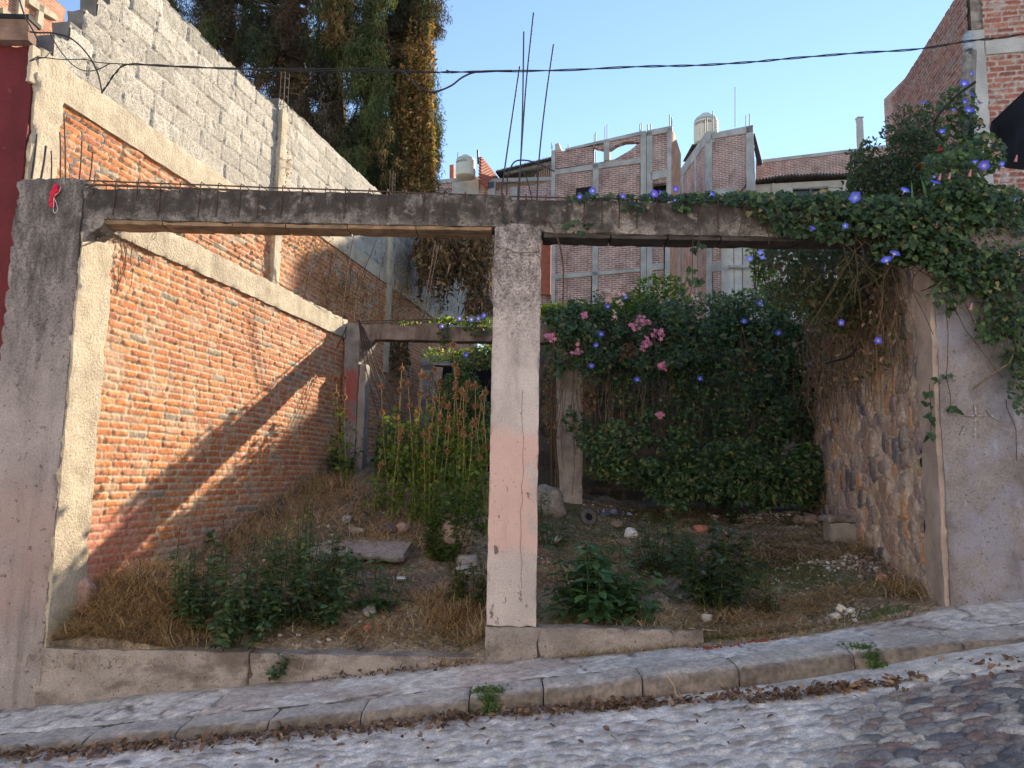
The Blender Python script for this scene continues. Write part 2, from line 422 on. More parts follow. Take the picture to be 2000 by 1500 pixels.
# ================================================================== terrain functions
def wl(Y): return -4.44+.193*Y          # face of the left walls
def wr(Y): return 2.13+.193*Y           # face of the right stone wall
FY, BY = 5.56, 10.4                     # front and back frames
XR = np.array([1.0, 0, 0]); YR = np.array([0, 1.0, 0]); ZR = np.array([0, 0, 1.0])
D = nrm([.193, 1, 0])                   # direction of the side walls
NL = np.array([D[1], -D[0], 0])         # out of the left wall, towards the lot
def road_z(x): return np.interp(x, [-60, -3.06, -1.98, -.9, -.12, .26, .97, 1.41, 1.97, 2.28, 2.63, 3.19, 60], [-4.7, -.158, -.057, .050, .130, .165, .230, .284, .375, .429, .500, .591, 8.0])
def walk_z(x, Y):
    a = np.interp(x, [-60, -3.1, -2.44, -1.9, -.91, -.46, .21, .59, .99, 1.66, 1.99, 2.31, 3.23, 60], [-4.65, -.108, -.04, .03, .137, .20, .295, .344, .402, .482, .53, .574, .667, 8.1]); b = np.interp(x, [-60, -3.62, -2.98, -2.6, -1.91, -1.4, -.92, -.15, .24, .65, 1.15, 2.06, 2.58, 2.84, 3.24, 3.77, 60], [-4.6, -.133, -.07, -.017, .055, .103, .16, .25, .28, .32, .365, .473, .56, .62, .705, .78, 8.2])
    return a+(b-a)*np.clip((Y-4.79)/.77, 0, 1)
def lot_z(x, Y, bumps=True):
    x = np.asarray(x, float); Y = np.asarray(Y, float)
    s = np.clip((x-wl(Y))/(wr(Y)-wl(Y)), -.2, 1.2)
    t = np.clip((Y-5.7)/4.7, 0, 2.2)
    zf = np.interp(s, [0, .45, .53, .75, 1], [.25, .24, .40, .5, .70])
    zf = np.where(x > 1.35, np.minimum(zf, walk_z(x, 5.6)+.012), zf)
    zb = np.interp(s, [0, .35, .6, 1], [1.66, 1.38, 1.12, 1.16])
    z = zf+(zb-zf)*np.where(t < 1, t**.92, 1+(t-1)*.35)
    if bumps:
        z = z+.30*np.exp(-((x+3.0)**2+(Y-6.15)**2)/.28) + .10*np.exp(-((x+2.0)**2+(Y-9.2)**2)/.5)
        z = z+sst(5.6, 5.9, Y)*(.10*(fbm(x, Y, 0, 1.7, 5)-.5)+.07*(fbm(x, Y, 0, 7, 9)-.5)+.035*(vn(x, Y, 0, 23, 2)-.5))
    return z
def on_lot(px, py):
    d = ray(px, py); lo, hi = 5.6, 14.0
    ys = np.linspace(lo, hi, 500); P = CAM[None]+d[None]*(ys/d[1])[:, None]
    dz = P[:, 2]-lot_z(P[:, 0], ys)
    i = np.argmax(dz < 0) if (dz < 0).any() else 499
    return np.array([P[i, 0], ys[i], float(lot_z(P[i, 0], ys[i]))])
def on_street(px, py):
    d = ray(px, py); ys = np.linspace(2.5, 5.6, 700); P = CAM[None]+d[None]*(ys/d[1])[:, None]
    zz = np.where(ys < 4.72, road_z(P[:, 0]), walk_z(P[:, 0], ys))
    i = np.argmax(P[:, 2] < zz)
    return np.array([P[i, 0], ys[i], float(zz[i])])

# ------------------------------------------------------------------ road, pavement, kerb
g = G()
us = np.concatenate([np.linspace(-60, -6, 28), np.arange(-5.6, 5.6, .016), np.linspace(6, 60, 28)])
vs = np.concatenate([np.linspace(-4, 3.2, 16), np.arange(3.3, 4.76, .014), [4.80]])
def road_fn(U, V):
    wu = U+.05*(fbm(U, V, 0, 3, 1)-.5); wv = V+.05*(fbm(U, V, 0, 3, 4)-.5)
    f1, f2, a, b = voro(wu, wv, .125, .072, 5, .98)
    ed = f2-f1
    r1 = _h(a, b, a*0, 7); r2 = _h(a, b, a*0+1, 7); r3 = _h(a, b, a*0+2, 7)
    exp = sst(1.45, 2.0, U+.6*(fbm(U, V, 0, 1.3, 8)-.5)-.55*(V-4.05))*(1-sst(4.28, 4.4, V-.04*(U-2)+.1*(vn(U, V, 0, 4, 3)-.5)))
    dome = sst(.04, .42, ed)
    h = exp*(sst(.03, .22, ed)*(.017+.014*r1)-.012+.006*fbm(U, V, 0, 22, 77)) + (1-exp)*(.013*dome*(r2 > .38)+.012*fbm(U, V, 0, 9, 6)+.006*vn(U, V, 0, 40, 3))
    h = h+.02*(fbm(U, V, 0, 1.1, 12)-.5)
    pal = np.array([(.21, .195, .205), (.25, .205, .185), (.36, .335, .315), (.14, .14, .16), (.22, .16, .15), (.44, .41, .38)])
    st = pal[(r3*5.99).astype(int)]*(.8+.4*fbm(U, V, 0, 25, 2))[..., None]
    mor = np.array([.78, .74, .72])*(.62+.5*fbm(U, V, 0, 6, 21)+.3*(vn(U, V, 0, 33, 22)-.5))[..., None]
    mor = mixc(mor, np.array([.20, .17, .15])+0*mor, exp*.8)
    show = np.where(exp > .5, sst(.06, .2, ed), sst(.25, .5, ed)*(r2 > .55)*.62)
    show = exp*sst(.05, .13, ed)+(1-exp)*sst(.10, .28, ed)*(r2 > .34)*.8*(.45+.55*r1)
    c = mixc(mor, st, show)
    c = mixc(c, np.array([.16, .13, .11])+0*c, .5*sst(.5, .7, fbm(U, V, 0, 12, 30))*(1-exp*.5)*sst(4.4, 4.78, V))
    return road_z(U)+h, c, None
hf(g, (0, 0, 0), (1, 0, 0), (0, 1, 0), (0, 0, 1), us, vs, road_fn)
struct(g.build('road', M['road'], smooth=True, origin=(0, 0, 0)))

g = G()
us = np.concatenate([np.linspace(-60, -6, 28), np.arange(-5.6, 5.6, .02), np.linspace(6, 60, 28)])
vs = np.concatenate([[4.984], np.arange(4.99, 5.62, .016)])
def walk_fn(U, V):
    h = .016*(fbm(U, V, 0, 4, 3)-.5)+.008*(vn(U, V, 0, 30, 4)-.5)
    slab = np.abs(((U+.25*(V-5)+.06*vn(U, V, 0, 5, 2)) % 1.15)-.575)
    crack = (1-sst(0, .012, slab))*(U > -.1)
    cr2 = (1-sst(0, .016, np.abs(fbm(U, V, 0, 1.9, 77, 4)-.5)))*.8
    crack = np.maximum(crack, cr2)
    h = h-.012*crack
    c = np.array([.72, .68, .65])*(.64+.5*fbm(U, V, 0, 5, 14)+.25*(vn(U, V, 0, 40, 15)-.5))[..., None]
    c = c*(1-.85*(V < 4.998))[..., None]
    c = mixc(c, np.array([.40, .30, .25])+0*c, .5*sst(.55, .7, fbm(U, V, 0, 2.2, 40)))
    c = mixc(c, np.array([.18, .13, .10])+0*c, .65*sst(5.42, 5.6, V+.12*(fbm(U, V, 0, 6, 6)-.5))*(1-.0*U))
    c = mixc(c, np.array([.08, .065, .055])+0*c, crack*.9)
    return walk_z(U, V)+h-.2*(V < 4.987), c, None
hf(g, (0, 0, 0), (1, 0, 0), (0, 1, 0), (0, 0, 1), us, vs, walk_fn)
struct(g.build('pavement', M['road'], smooth=True, origin=(0, 0, 0)))

ordn = ['leftmost', 'second', 'third', 'fourth', 'fifth', 'sixth', 'seventh', 'eighth', 'ninth', 'tenth', 'eleventh', 'twelfth', 'thirteenth', 'fourteenth', 'fifteenth', 'sixteenth', 'seventeenth', 'eighteenth', 'nineteenth', 'twentieth']
x = -4.6; k = 0
while x < 4.7:
    w = R.uniform(.42, .72) if x > -.6 else R.uniform(.55, .8)
    g = G(); N = np.array
    xs = np.linspace(x, x+w-.008, 34); prof = [(4.72, -.10), (4.725, .02), (4.73, .07), (4.735, .105), (4.742, .13), (4.757, .146), (4.78, .152), (4.82, .155), (4.88, .156), (4.94, .157), (5.0, .157)]
    A = []
    for (yy, hh) in prof:
        row = []
        for q, xx in enumerate(xs):
            e = min(q, len(xs)-1-q); rd = .012 if e == 0 else 0
            n1 = float(fbm(xx, yy, hh, 9, 40+k)-.5); n2 = float(vn(xx, hh*2, yy, 28, 9)-.5)
            top = float(walk_z(xx, 4.85)); bot = float(road_z(xx)); z0 = bot+(top-bot)*(hh/.157) if hh > 0 else bot+hh
            row.append((xx, yy+rd+.05*n1*(1 if yy < 4.8 else .3)+.022*n2*(yy < 4.8), z0-rd+.03*n1*(hh > .03)+.012*n2-.05*max(0, float(vn(xx, 1.7, 0, 5, 60+k))-.62)*(4.73 < yy < 4.80)))
        A.append(row)
    A = np.array(A)
    shade = R.uniform(.85, 1.15)
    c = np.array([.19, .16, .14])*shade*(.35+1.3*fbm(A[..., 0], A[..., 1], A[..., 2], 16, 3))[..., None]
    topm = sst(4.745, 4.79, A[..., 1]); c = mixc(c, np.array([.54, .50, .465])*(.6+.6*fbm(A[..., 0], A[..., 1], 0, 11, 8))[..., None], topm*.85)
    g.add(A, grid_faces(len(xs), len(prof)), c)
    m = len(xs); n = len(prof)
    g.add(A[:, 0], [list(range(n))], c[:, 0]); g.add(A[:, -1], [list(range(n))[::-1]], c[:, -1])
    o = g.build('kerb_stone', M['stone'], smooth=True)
    xpos = 'rough grey kerb stone edging the pavement, %s counted from the left end' % ordn[k]
    tag(o, xpos, 'kerb stone', 'kerb stones along the gutter')
    x += w; k += 1
# concrete strip where the gutter meets the kerb, upper right
g = G(); us = np.arange(.7, 5.6, .03); vs = np.linspace(0, 1, 14)
def gut(U, V):
    Y0 = 4.735-.03-(sst(.7, 3.4, U)*.36+.03*fbm(U, V, 0, 3, 4)); Y = 4.75+(Y0-4.75)*V
    return Y, None, None
U, V = np.meshgrid(us, vs)
Y = gut(U, V)[0]; Z = road_z(U)+.034*(1-V**6)+.006*fbm(U, Y, 0, 12, 4)-.012*(V > .95)
c = np.array([.62, .59, .56])*(.7+.45*fbm(U, Y, 0, 6, 4))[..., None]
g.add(np.stack([U, Y, Z], -1), grid_faces(len(us), len(vs))[:, ::-1], c)
struct(g.build('gutter_strip', M['road'], smooth=True, origin=(2, 4.6, 0)))

# ------------------------------------------------------------------ ground of the lot and hillside
g = G()
us = np.concatenate([np.arange(-3.7, 4.9, .028)])
vs = np.concatenate([[5.592], np.arange(5.60, 12.6, .028)])
def lot_fn(U, V):
    h = lot_z(U, V)-.6*(V < 5.596)
    s = (U-wl(V))/(wr(V)-wl(V))
    soil = np.array([.23, .18, .14])*(.6+.8*fbm(U, V, 0, 8, 3))[..., None]
    lit = sst(.47, .62, fbm(U, V, 0, 2.6, 51)); soil = mixc(soil, np.array([.43, .34, .24])*(.6+.8*vn(U, V, 0, 35, 3))[..., None], lit*.75)
    grn = sst(.50, .62, fbm(U, V, 0, 1.6, 61))*sst(.35, .5, s); soil = mixc(soil, np.array([.10, .14, .045])+0*soil, grn*.7)
    wht = sst(.60, .66, fbm(U, V, 0, 3.4, 71))*sst(.5, .7, s); soil = mixc(soil, np.array([.42, .38, .36])*(.6+.8*vn(U, V, 0, 30, 9))[..., None], wht*.7*sst(.45, .6, vn(U, V, 0, 22, 19)))
    dark_spot = np.exp(-((U-2.35)**2/.5+(V-7.6)**2/.35)); soil = mixc(soil, np.array([.04, .032, .028])+0*soil, np.clip(dark_spot*1.2, 0, .85))  # dark oval patch in the soil of the right half
    rim = sst(5.85, 5.6, V)
    return h, soil, (s > -.03) & (s < 1.06)
hf(g, (0, 0, 0), (1, 0, 0), (0, 1, 0), (0, 0, 1), us, vs, lot_fn)
struct(g.build('lot_ground', M['ground'], smooth=True, origin=(0, 6, 0)))
g = G(); us = np.linspace(-260, 260, 105); vs = np.concatenate([np.linspace(12.4, 60, 40), np.linspace(70, 400, 18)])
def hill(U, V):
    z = 1.5+.02*(V-12.4)+.10*U*sst(0, 30, np.abs(U))*.4
    z = np.where((U > -6) & (U < 6) & (V < 13), lot_z(U, V, False)-.05, z)
    c = np.array([.10, .085, .05])*(.6+.8*fbm(U, V, 0, .6, 3))[..., None]
    return z, c, None
hf(g, (0, 0, 0), (1, 0, 0), (0, 1, 0), (0, 0, 1), us, vs, hill)
struct(g.build('hillside', M['ground'], smooth=True, origin=(0, 30, 0)))
g = G()
for sx, xa in ((-1, -5.2), (1, 5.6)):
    us = np.linspace(0, 120, 30); vs = np.linspace(5.6, 12.6, 12)
    def fl(U, V):
        X = xa+sx*U
        return np.where(sx < 0, -.6, .9)+.05*X*.5+0*U, np.array([.16, .14, .11])+0*U[..., None], None
    hf(g, (xa, 0, -.5), (sx, 0, 0), (0, 1, 0), (0, 0, 1), us, vs, fl)
struct(g.build('neighbour_ground', M['ground'], origin=(0, 8, 0)))

# ================================================================== masonry functions
def brick_fn(bw, bh, mt, pal, mortar, seed, keep=None, depth=.016, rndd=.012, smear=.35, grey=.0, wav=.02, surf=.004, u0=0, v0=0):
    pal = np.array(pal)
    def fn(U, V):
        Uo, Vo = U+u0, V+v0
        v = Vo+wav*(fbm(Uo, Vo, 0, .8, seed+3)-.5)+.006*(vn(Uo, Vo, 0, 9, seed+4)-.5)
        row = np.floor(v/bh).astype(np.int64); fv = v/bh-row
        z = np.zeros_like(row)
        ro = _h(row, z, z, seed)
        w = bw*(.88+.25*_h(row, z, z+5, seed))
        u = Uo/w + .5*(row % 2)+.35*ro + .18*(vn(Uo*1.0, row*7.3, 0, 2.2, seed+6)-.5)
        col = np.floor(u).astype(np.int64); fu = u-col
        a = _h(col, row, z, seed+1); b = _h(col, row, z+1, seed+1); c3 = _h(col, row, z+2, seed+1); d3 = _h(col, row, z+3, seed+1)
        du = np.minimum(fu, 1-fu)*w; dv = np.minimum(fv, 1-fv)*bh
        m = mt*(.7+.7*a)
        rr = .5*(du+dv-np.sqrt((du-dv)**2+.0001))
        e = rr-m/2+.007*(vn(Uo, Vo, 0, 45, seed+8)-.5)+.005*(vn(Uo, Vo, 0, 110, seed+9)-.5)
        on = sst(0, .0045, e)
        sm = sst(.56, .72, fbm(Uo, Vo, 0, 7, seed+12)+.12*(b-.5))*smear*1.6
        h = on*(depth+rndd*(b-.5)+.010*(fu-.5)*(c3-.5)*2)*(1-.5*np.clip(sm, 0, 1))+surf*(fbm(Uo, Vo, 0, 30, seed+13)-.5)*2+.004*(vn(Uo, Vo, 0, 80, seed)-.5)
        bc = pal[(c3*(len(pal)-.01)).astype(int)]*(.90+.26*d3)[..., None]*(.8+.4*fbm(Uo, Vo, 0, 20, seed+15))[..., None]
        mc = np.array(mortar)*(.72+.5*fbm(Uo, Vo, 0, 14, seed+16))[..., None]
        c = mixc(mc, bc, on*(1-np.clip(sm, 0, .85)))
        k = keep(U, V) if keep else None
        return h, c, k
    return fn
ORANGE = [(.50, .19, .08), (.45, .165, .07), (.54, .225, .10), (.42, .145, .07), (.50, .185, .07), (.47, .22, .12), (.45, .15, .06), (.50, .20, .08), (.44, .15, .06), (.50, .19, .07), (.48, .18, .07), (.38, .13, .07), (.46, .17, .07), (.47, .16, .06), (.27, .22, .17), (.42, .14, .07), (.44, .16, .065), (.46, .19, .09)]
MORT = (.46, .36, .26)

# ------------------------------------------------------------------ left: lot's own brick wall
w1 = thing('brick_wall', 'orange brick wall with concrete cap along the left side of the lot, half in diagonal shadow', 'wall', (wl(8), 8, .3))
Y0 = FY+.26; L1 = (BY+.1-Y0)/D[1]
o = np.array([wl(Y0), Y0, 0.0])
g = G()
base = brick_fn(.225, .0635, .0115, ORANGE, MORT, 3, depth=.008, rndd=.007, smear=.35, surf=.003)
def low_brick(U, V):
    h, c, k = base(U, V)
    pinkz = sst(1.35, 1.1, V+.25*(vn(U, V, 0, 4, 1)-.5))*sst(1.0, .6, U)*.55
    c = mixc(c, np.array([.50, .20, .15])+0*c, pinkz)
    gr = sst(.9, .2, V-.28*U+.25*fbm(U, V, 0, 3, 5))*.75      # damp lime-washed foot of the wall
    c = mixc(c, np.array([.30, .27, .25])*(.75+.5*fbm(U, V, 0, 12, 2))[..., None], gr)
    pl = sst(3.1, 3.5, V+.5*(fbm(U, V, 0, 4, 9)-.5)-.9*U)       # mortar slopped over the top front corner
    c = mixc(c, np.array([.50, .42, .32])+0*c, pl*.8)
    return h, c, None
hf(g, o, D, (0, 0, 1), NL, np.arange(0, L1, .0105), np.arange(.15, 3.5, .0105), low_brick)
g.build('brickwork', M['masonry'], w1, smooth=True)
g = G(); rough(g, o+NL*-.20+np.array([0, 0, 0]), D*L1, NL*.19, (0, 0, 3.5), seg=.5, amp=.002, chip=0); g.build('wall_core', M['concrete'], w1)
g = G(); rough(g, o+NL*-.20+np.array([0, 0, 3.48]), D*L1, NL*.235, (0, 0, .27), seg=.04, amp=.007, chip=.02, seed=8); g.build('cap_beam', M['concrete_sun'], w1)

# ------------------------------------------------------------------ left: neighbour's taller wall behind it
w2 = thing('block_wall', 'tall sunlit neighbour wall of white porous blocks over orange brick, stepped at its front end', 'wall', (wl(9)-.3, 9, 1))
o2 = np.array([-3.895, FY, 0.0])
def s_of(Y): return (Y-FY)/D[1]
sP = 3.84; LT = s_of(20.5)
BLK = [(.42, .40, .36), (.46, .435, .39), (.36, .345, .31), (.50, .475, .43), (.43, .41, .37)]
g = G(); fn = brick_fn(.235, .068, .013, ORANGE, MORT, 21, depth=.014, rndd=.016)
hf(g, o2, D, (0, 0, 1), NL, np.arange(.20, sP, .0125), np.arange(3.5, 4.64, .0125), fn)
hf(g, o2, D, (0, 0, 1), NL, np.arange(sP+.0, LT, .02), np.arange(1.5, 5.06, .017), fn)
g.build('brickwork', M['masonry'], w2, smooth=True)
g = G()
hole = lambda u, v: 4.92+1.3*np.clip((u-.05)/.7, 0, 1)
topz = lambda u: np.where(u < sP, np.minimum(6.33, 4.95+np.floor((u-.08)/.14)*.205), 6.52+.03*(u-4))+.012*vn(u, 0, 0, 6, 2)
def keepb(U, V): return V < topz(U)
fnb = brick_fn(.40, .197, .012, BLK, (.50, .475, .43), 31, keep=keepb, depth=.014, rndd=.018, smear=.7, wav=.06, surf=.006)
hf(g, o2, D, (0, 0, 1), NL, np.arange(.08, sP, .016), np.arange(4.91, 6.36, .016), fnb)
fnb2 = brick_fn(.40, .197, .012, BLK, (.50, .475, .43), 37, keep=keepb, depth=.014, rndd=.018, smear=.6, wav=.05, surf=.006)
hf(g, o2, D, (0, 0, 1), NL, np.arange(sP+.0, LT, .026), np.arange(5.26, 7.1, .02), fnb2)
g.build('blockwork', M['block'], w2, smooth=True)
g = G()  # core giving the wall its thickness, dark block ends at the steps
for i in range(130):
    u0_ = .08+i*.14
    if u0_ > LT: break
    zt = float(min(6.33, 4.95+i*.205)) if u0_ < sP else 6.52+.03*(u0_-4)
    rough(g, o2+NL*-.17+D*u0_, D*.1395, NL*.168, (0, 0, zt-.01), seg=.3, amp=.0, chip=0) if zt > 6.3 else rough(g, o2+NL*-.17+D*u0_, D*.1395, NL*.172, (0, 0, zt), seg=.06, amp=.006, chip=.012, seed=i)
g.build('block_core', mat('dark_block_end', (.16, .145, .14), bump=.8, bs=70, bd=.02), w2)
g = G(); rough(g, o2+D*-.0+NL*-.005+np.array([0, 0, 4.62]), D*sP, NL*.04, (0, 0, .31), seg=.04, amp=.006, chip=.012, seed=4)
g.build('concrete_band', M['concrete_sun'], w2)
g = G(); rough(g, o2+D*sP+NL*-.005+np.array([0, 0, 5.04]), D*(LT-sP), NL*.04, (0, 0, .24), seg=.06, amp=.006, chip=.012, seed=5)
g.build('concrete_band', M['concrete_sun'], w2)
for sQ, z0_, z1_ in ((sP, 3.6, 6.36), (8.0, 3.4, 6.66)):
    g = G(); rough(g, o2+D*sQ+np.array([0, 0, z0_]), D*.17, NL*.075, (0, 0, z1_-z0_), seg=.045, amp=.008, chip=.02, seed=14)
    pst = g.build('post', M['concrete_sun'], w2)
    g = G()
    for a in (0.03, .14):
        for b in (.0, .06):
            p = o2+D*(sQ+a)+NL*b; tube(g, [p+np.array([0, 0, z1_-.05]), p+np.array([0, 0, z1_+.52+.12*R.random()])], .005, 4)
    for k in range(4):
        zz = z1_+.06+.13*k; q = [o2+D*(sQ+a)+NL*b+np.array([0, 0, zz+.02*(a > .1)]) for a, b in ((.03, 0), (.14, 0), (.14, .06), (.03, .06), (.03, 0))]
        tube(g, q, .0035, 4)
    g.build('rebar', M['rust'], pst)
g = G(); rough(g, o2+D*.06+NL*-.17+np.array([0, 0, 3.55]), D*.29, NL*.215, (0, 0, 1.40), seg=.04, amp=.010, chip=.03, seed=19)
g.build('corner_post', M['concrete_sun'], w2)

# ------------------------------------------------------------------ concrete frames

fr = thing('concrete_portal', 'blackened concrete portal of columns and a long beam across the open lot front', 'frame', (0, FY, .3))
xL0, xL1 = at(8, 600, FY)[0], at(135, 700, FY)[0]
xe = at(150, 400, FY)[0]
g = G(); rough(g, (xL0, FY, -.6), XR*(xL1-xL0), YR*.32, ZR*(at(80, 347, FY)[2]+.6), seg=.035, amp=.011, chip=.03, seed=2, sc=6)
cl = g.build('column', M['column_left'], fr)
# inner jamb of the left column, sunlight put into its paler colour
g = G(); rough(g, (xL1-.02, FY+.012, -.1), XR*.035, D*.34, ZR*3.5, seg=.03, amp=.009, chip=.02, seed=12)
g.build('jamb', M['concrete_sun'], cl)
cx0, cx1 = at(951, 1150, FY)[0], at(1048, 1150, FY)[0]
g = G(); rough(g, (cx0, FY+.0, .50), XR*(cx1-cx0), YR*.33, ZR*(at(1010, 437, FY)[2]-.50), seg=.028, amp=.006, chip=.018, seed=5)
cc = g.build('column', M['column'], fr)
def crackline(g, pts, r=.003, col=(.03, .025, .022)):
    P = curve(pts, 6); P = P+rs.normal(size=P.shape)*np.array([.004, 0, .004]); tube(g, P, r, 4, col)
g = G(); crackline(g, [at(968, 483, FY-.004), at(990, 487, FY-.004), at(1012, 494, FY-.004), at(1035, 493, FY-.004), at(1054, 491, FY-.004)], .002)
g.build('crack', M['cable'], cc); g = G()
crackline(g, [at(1020, 760, FY-.003), at(1022, 900, FY-.003), at(1018, 1000, FY-.003), at(1018, 1150, FY-.003)], .0011, (.12, .10, .09))
g.build('crack', M['cable'], cc)
zb = at(560, 434, FY)[2]; zt = at(560, 372, FY)[2]
xr1 = 3.9
g = G(); rough(g, (xL1-.03, FY+.015, zb), XR*(cx0-xL1+.16), YR*.235, (0, 0, zt-zb), seg=.032, amp=.008, chip=.02, seed=7)
bl = g.build('beam', M['beam'], fr)
zb2 = at(1300, 457, FY)[2]; zt2 = at(1300, 393, FY)[2]
g = G(); rough(g, (cx0+.13+.001, FY+.018, zb2), XR*(xr1-cx0-.13), YR*.235, (0, 0, zt2-zb2), seg=.032, amp=.008, chip=.02, seed=9)
br = g.build('beam', M['beam'], fr)
# plank-marked soffit
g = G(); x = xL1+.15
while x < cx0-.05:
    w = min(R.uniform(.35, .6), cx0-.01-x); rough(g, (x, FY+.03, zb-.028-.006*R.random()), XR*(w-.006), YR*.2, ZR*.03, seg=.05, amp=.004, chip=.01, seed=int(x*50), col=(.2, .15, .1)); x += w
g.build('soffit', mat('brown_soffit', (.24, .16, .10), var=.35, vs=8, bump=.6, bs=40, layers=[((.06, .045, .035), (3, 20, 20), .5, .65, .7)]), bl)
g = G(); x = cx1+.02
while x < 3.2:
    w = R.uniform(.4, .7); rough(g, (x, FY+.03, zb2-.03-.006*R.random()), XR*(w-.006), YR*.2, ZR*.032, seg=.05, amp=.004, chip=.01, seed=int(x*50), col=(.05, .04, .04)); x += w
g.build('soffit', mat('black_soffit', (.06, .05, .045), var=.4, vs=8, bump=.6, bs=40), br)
# haunch at the left column
g = G(); hp = [np.array([xL1-.01, FY+.02, zb+.02]), np.array([xL1+.17, FY+.02, zb+.02]), np.array([xL1+.15, FY+.02, zb-.05]), np.array([xL1+.05, FY+.02, zb-.12]), np.array([xL1-.01, FY+.02, zb-.22])]
prism(g, hp[::-1], (0, .22, 0)); g.build('haunch', M['beam'], fr)
# rebar cage lying on the beam
g = G()
def rail(p0, p1, yo, dz, r=.0065):
    n = 40; t = np.linspace(0, 1, n)[:, None]; P = np.asarray(p0)*(1-t)+np.asarray(p1)*t
    P[:, 1] += yo; P[:, 2] += dz+.010*(fbm(P[:, 0], 0*P[:, 0], 0, 1.5, int(yo*100)+5)-.5)
    tube(g, P, r, 5)
pL = at(100, 350, FY+.04); pM = at(1000, 384, FY+.04); pR = at(1720, 400, FY+.04)
for yo in (.0, .13):
    rail(pL, pM, yo, .0+(.02 if yo else 0)); rail(pM, pR, yo, .0+(.02 if yo else 0))
    rail(pL, pM, yo, -.035)
g.build('rebar_rail', M['rust'], fr)
xk = xL1-.12; kx = 0
while xk < 2.6:
    g = G(); t = (xk-pL[0])/(pM[0]-pL[0]); zr = pL[2]+(pM[2]-pL[2])*t
    low = zt if xk < cx0 else zt2
    dp = .22 if R.random() < .45 else R.uniform(.03, .09)
    q = [(xk, FY+.008, low-dp), (xk+.004, FY+.012, zr), (xk+.004, FY+.02, zr+.014), (xk+.01, FY+.17, zr+.03), (xk, FY+.19, low-.03)]
    tube(g, q, .0048, 5); g.build('stirrup', M['rust'], fr)
    xk += R.uniform(.13, .19); kx += 1
# starter bars
def bar(pts, r=.0068, name='starter_bar', m='steel', parent=fr, k=6):
    g = G(); tube(g, curve(pts, k), r, 6); return g.build(name, M[m], parent)
Yb = FY-.006
bar([at(987, 437, Yb), at(978, 395, FY+.05), at(990, 300, FY+.08), at(1015, 130, FY+.1)])
bar([at(1012, 436, Yb), at(1013, 392, FY+.02), at(1020, 240, FY+.06), at(1023, 62, FY+.08)])
bar([at(1010, 400, FY+.16), at(1018, 300, FY+.16), at(1028, 160, FY+.14), at(1042, 25, FY+.12)])
bar([at(1048, 400, FY+.2), at(1053, 310, FY+.2), at(1065, 200, FY+.2), at(1081, 87, FY+.22)])
bar([at(990, 400, FY+.1), at(991, 350, FY+.1), at(1003, 318, FY+.08), at(1025, 313, FY+.06), at(1052, 320, FY+.05), at(1083, 335, FY+.05)], .006)
bar([at(1042, 402, FY+.1), at(1030, 352, FY+.12), at(1020, 333, FY+.14)], .005)
bar([at(1049, 436, FY-.01), at(1060, 428, FY-.05), at(1076, 440, FY-.08), at(1092, 475, FY-.05), at(1100, 525, FY), at(1099, 600, FY+.05)], .007, 'hanging_bar', 'rust')
bar([at(189, 466, FY+.1), at(205, 454, FY+.3), at(240, 447, FY+.45), at(320, 442, FY+.6), at(412, 441, FY+.7)], .007, 'bent_bar', 'rust')
for (a, b, c_, d_, m) in ((128, 350, 125, 222, 'rust'), (118, 350, 117, 258, 'rust'), (154, 362, 160, 275, 'rust'), (175, 352, 181, 298, 'rust'), (80, 350, 90, 285, 'steel'), (62, 349, 72, 262, 'steel'), (100, 349, 100, 295, 'rust')):
    bar([at(a, b, FY+.08), at((a+c_)/2+1, (b+d_)/2, FY+.09), at(c_, d_, FY+.1)], .006 if m == 'rust' else .009, 'starter_bar', m)

# back frame
fb = thing('concrete_portal', 'smaller far concrete frame half buried in vines at the back of the lot', 'frame', (0, BY, 1.2))
zB0, zB1 = at(820, 664, BY)[2], at(820, 636, BY)[2]
xa, xb = at(673, 700, BY)[0], at(701, 700, BY)[0]
g = G(); rough(g, (xa, BY, 1.3), XR*(xb-xa), YR*.25, ZR*(zB1-1.3+.02), seg=.05, amp=.008, chip=.015, seed=22)
g.build('column', mat('back_column', (.25, .22, .20), bump=.6, bs=40, layers=[((.40, .07, .06), 3, .35, .5, .8, 2.2, 2.4, 2.95, 3.1), ((.10, .09, .08), (3, 3, 1), .5, .7, .7)]), fb)
g = G(); rough(g, (xb+.002, BY+.03, 1.3), XR*.10, YR*.3, ZR*(zB0-1.3-.35), seg=.05, amp=.007, chip=.015, seed=23); g.build('column', M['concrete'], fb)
g = G(); rough(g, (xb-.01, BY+.012, zB0), XR*(3.9-xb), YR*.24, ZR*(zB1-zB0), seg=.05, amp=.008, chip=.015, seed=24)
g.build('beam', mat('back_beam', (.22, .17, .14), bump=.6, bs=40, layers=[((.08, .06, .05), (5, 5, 1), .48, .65, .7)]), fb)
g = G(); prism(g, [(xb-.005, BY+.02, zB0+.01), (xb-.005, BY+.02, zB0-.33), (xb+.12, BY+.02, zB0-.2), (xb+.22, BY+.02, zB0+.01)], (0, .2, 0)); g.build('haunch', M['beam'], fb)
xc0, xc1 = at(1087, 900, BY)[0], at(1138, 900, BY)[0]
g = G(); rough(g, (xc0, BY+.0, .9), XR*(xc1-xc0), YR*.3, ZR*(zB0-.9), seg=.05, amp=.006, chip=.015, seed=25)
g.build('column', mat('pale_back_column', (.42, .37, .35), bump=.5, bs=40, layers=[((.24, .20, .19), 2, .3, .6, .7, 1.7, 1.95, 1.99, 2.05), ((.14, .12, .11), (3, 3, 1), .55, .75, .6)]), fb)
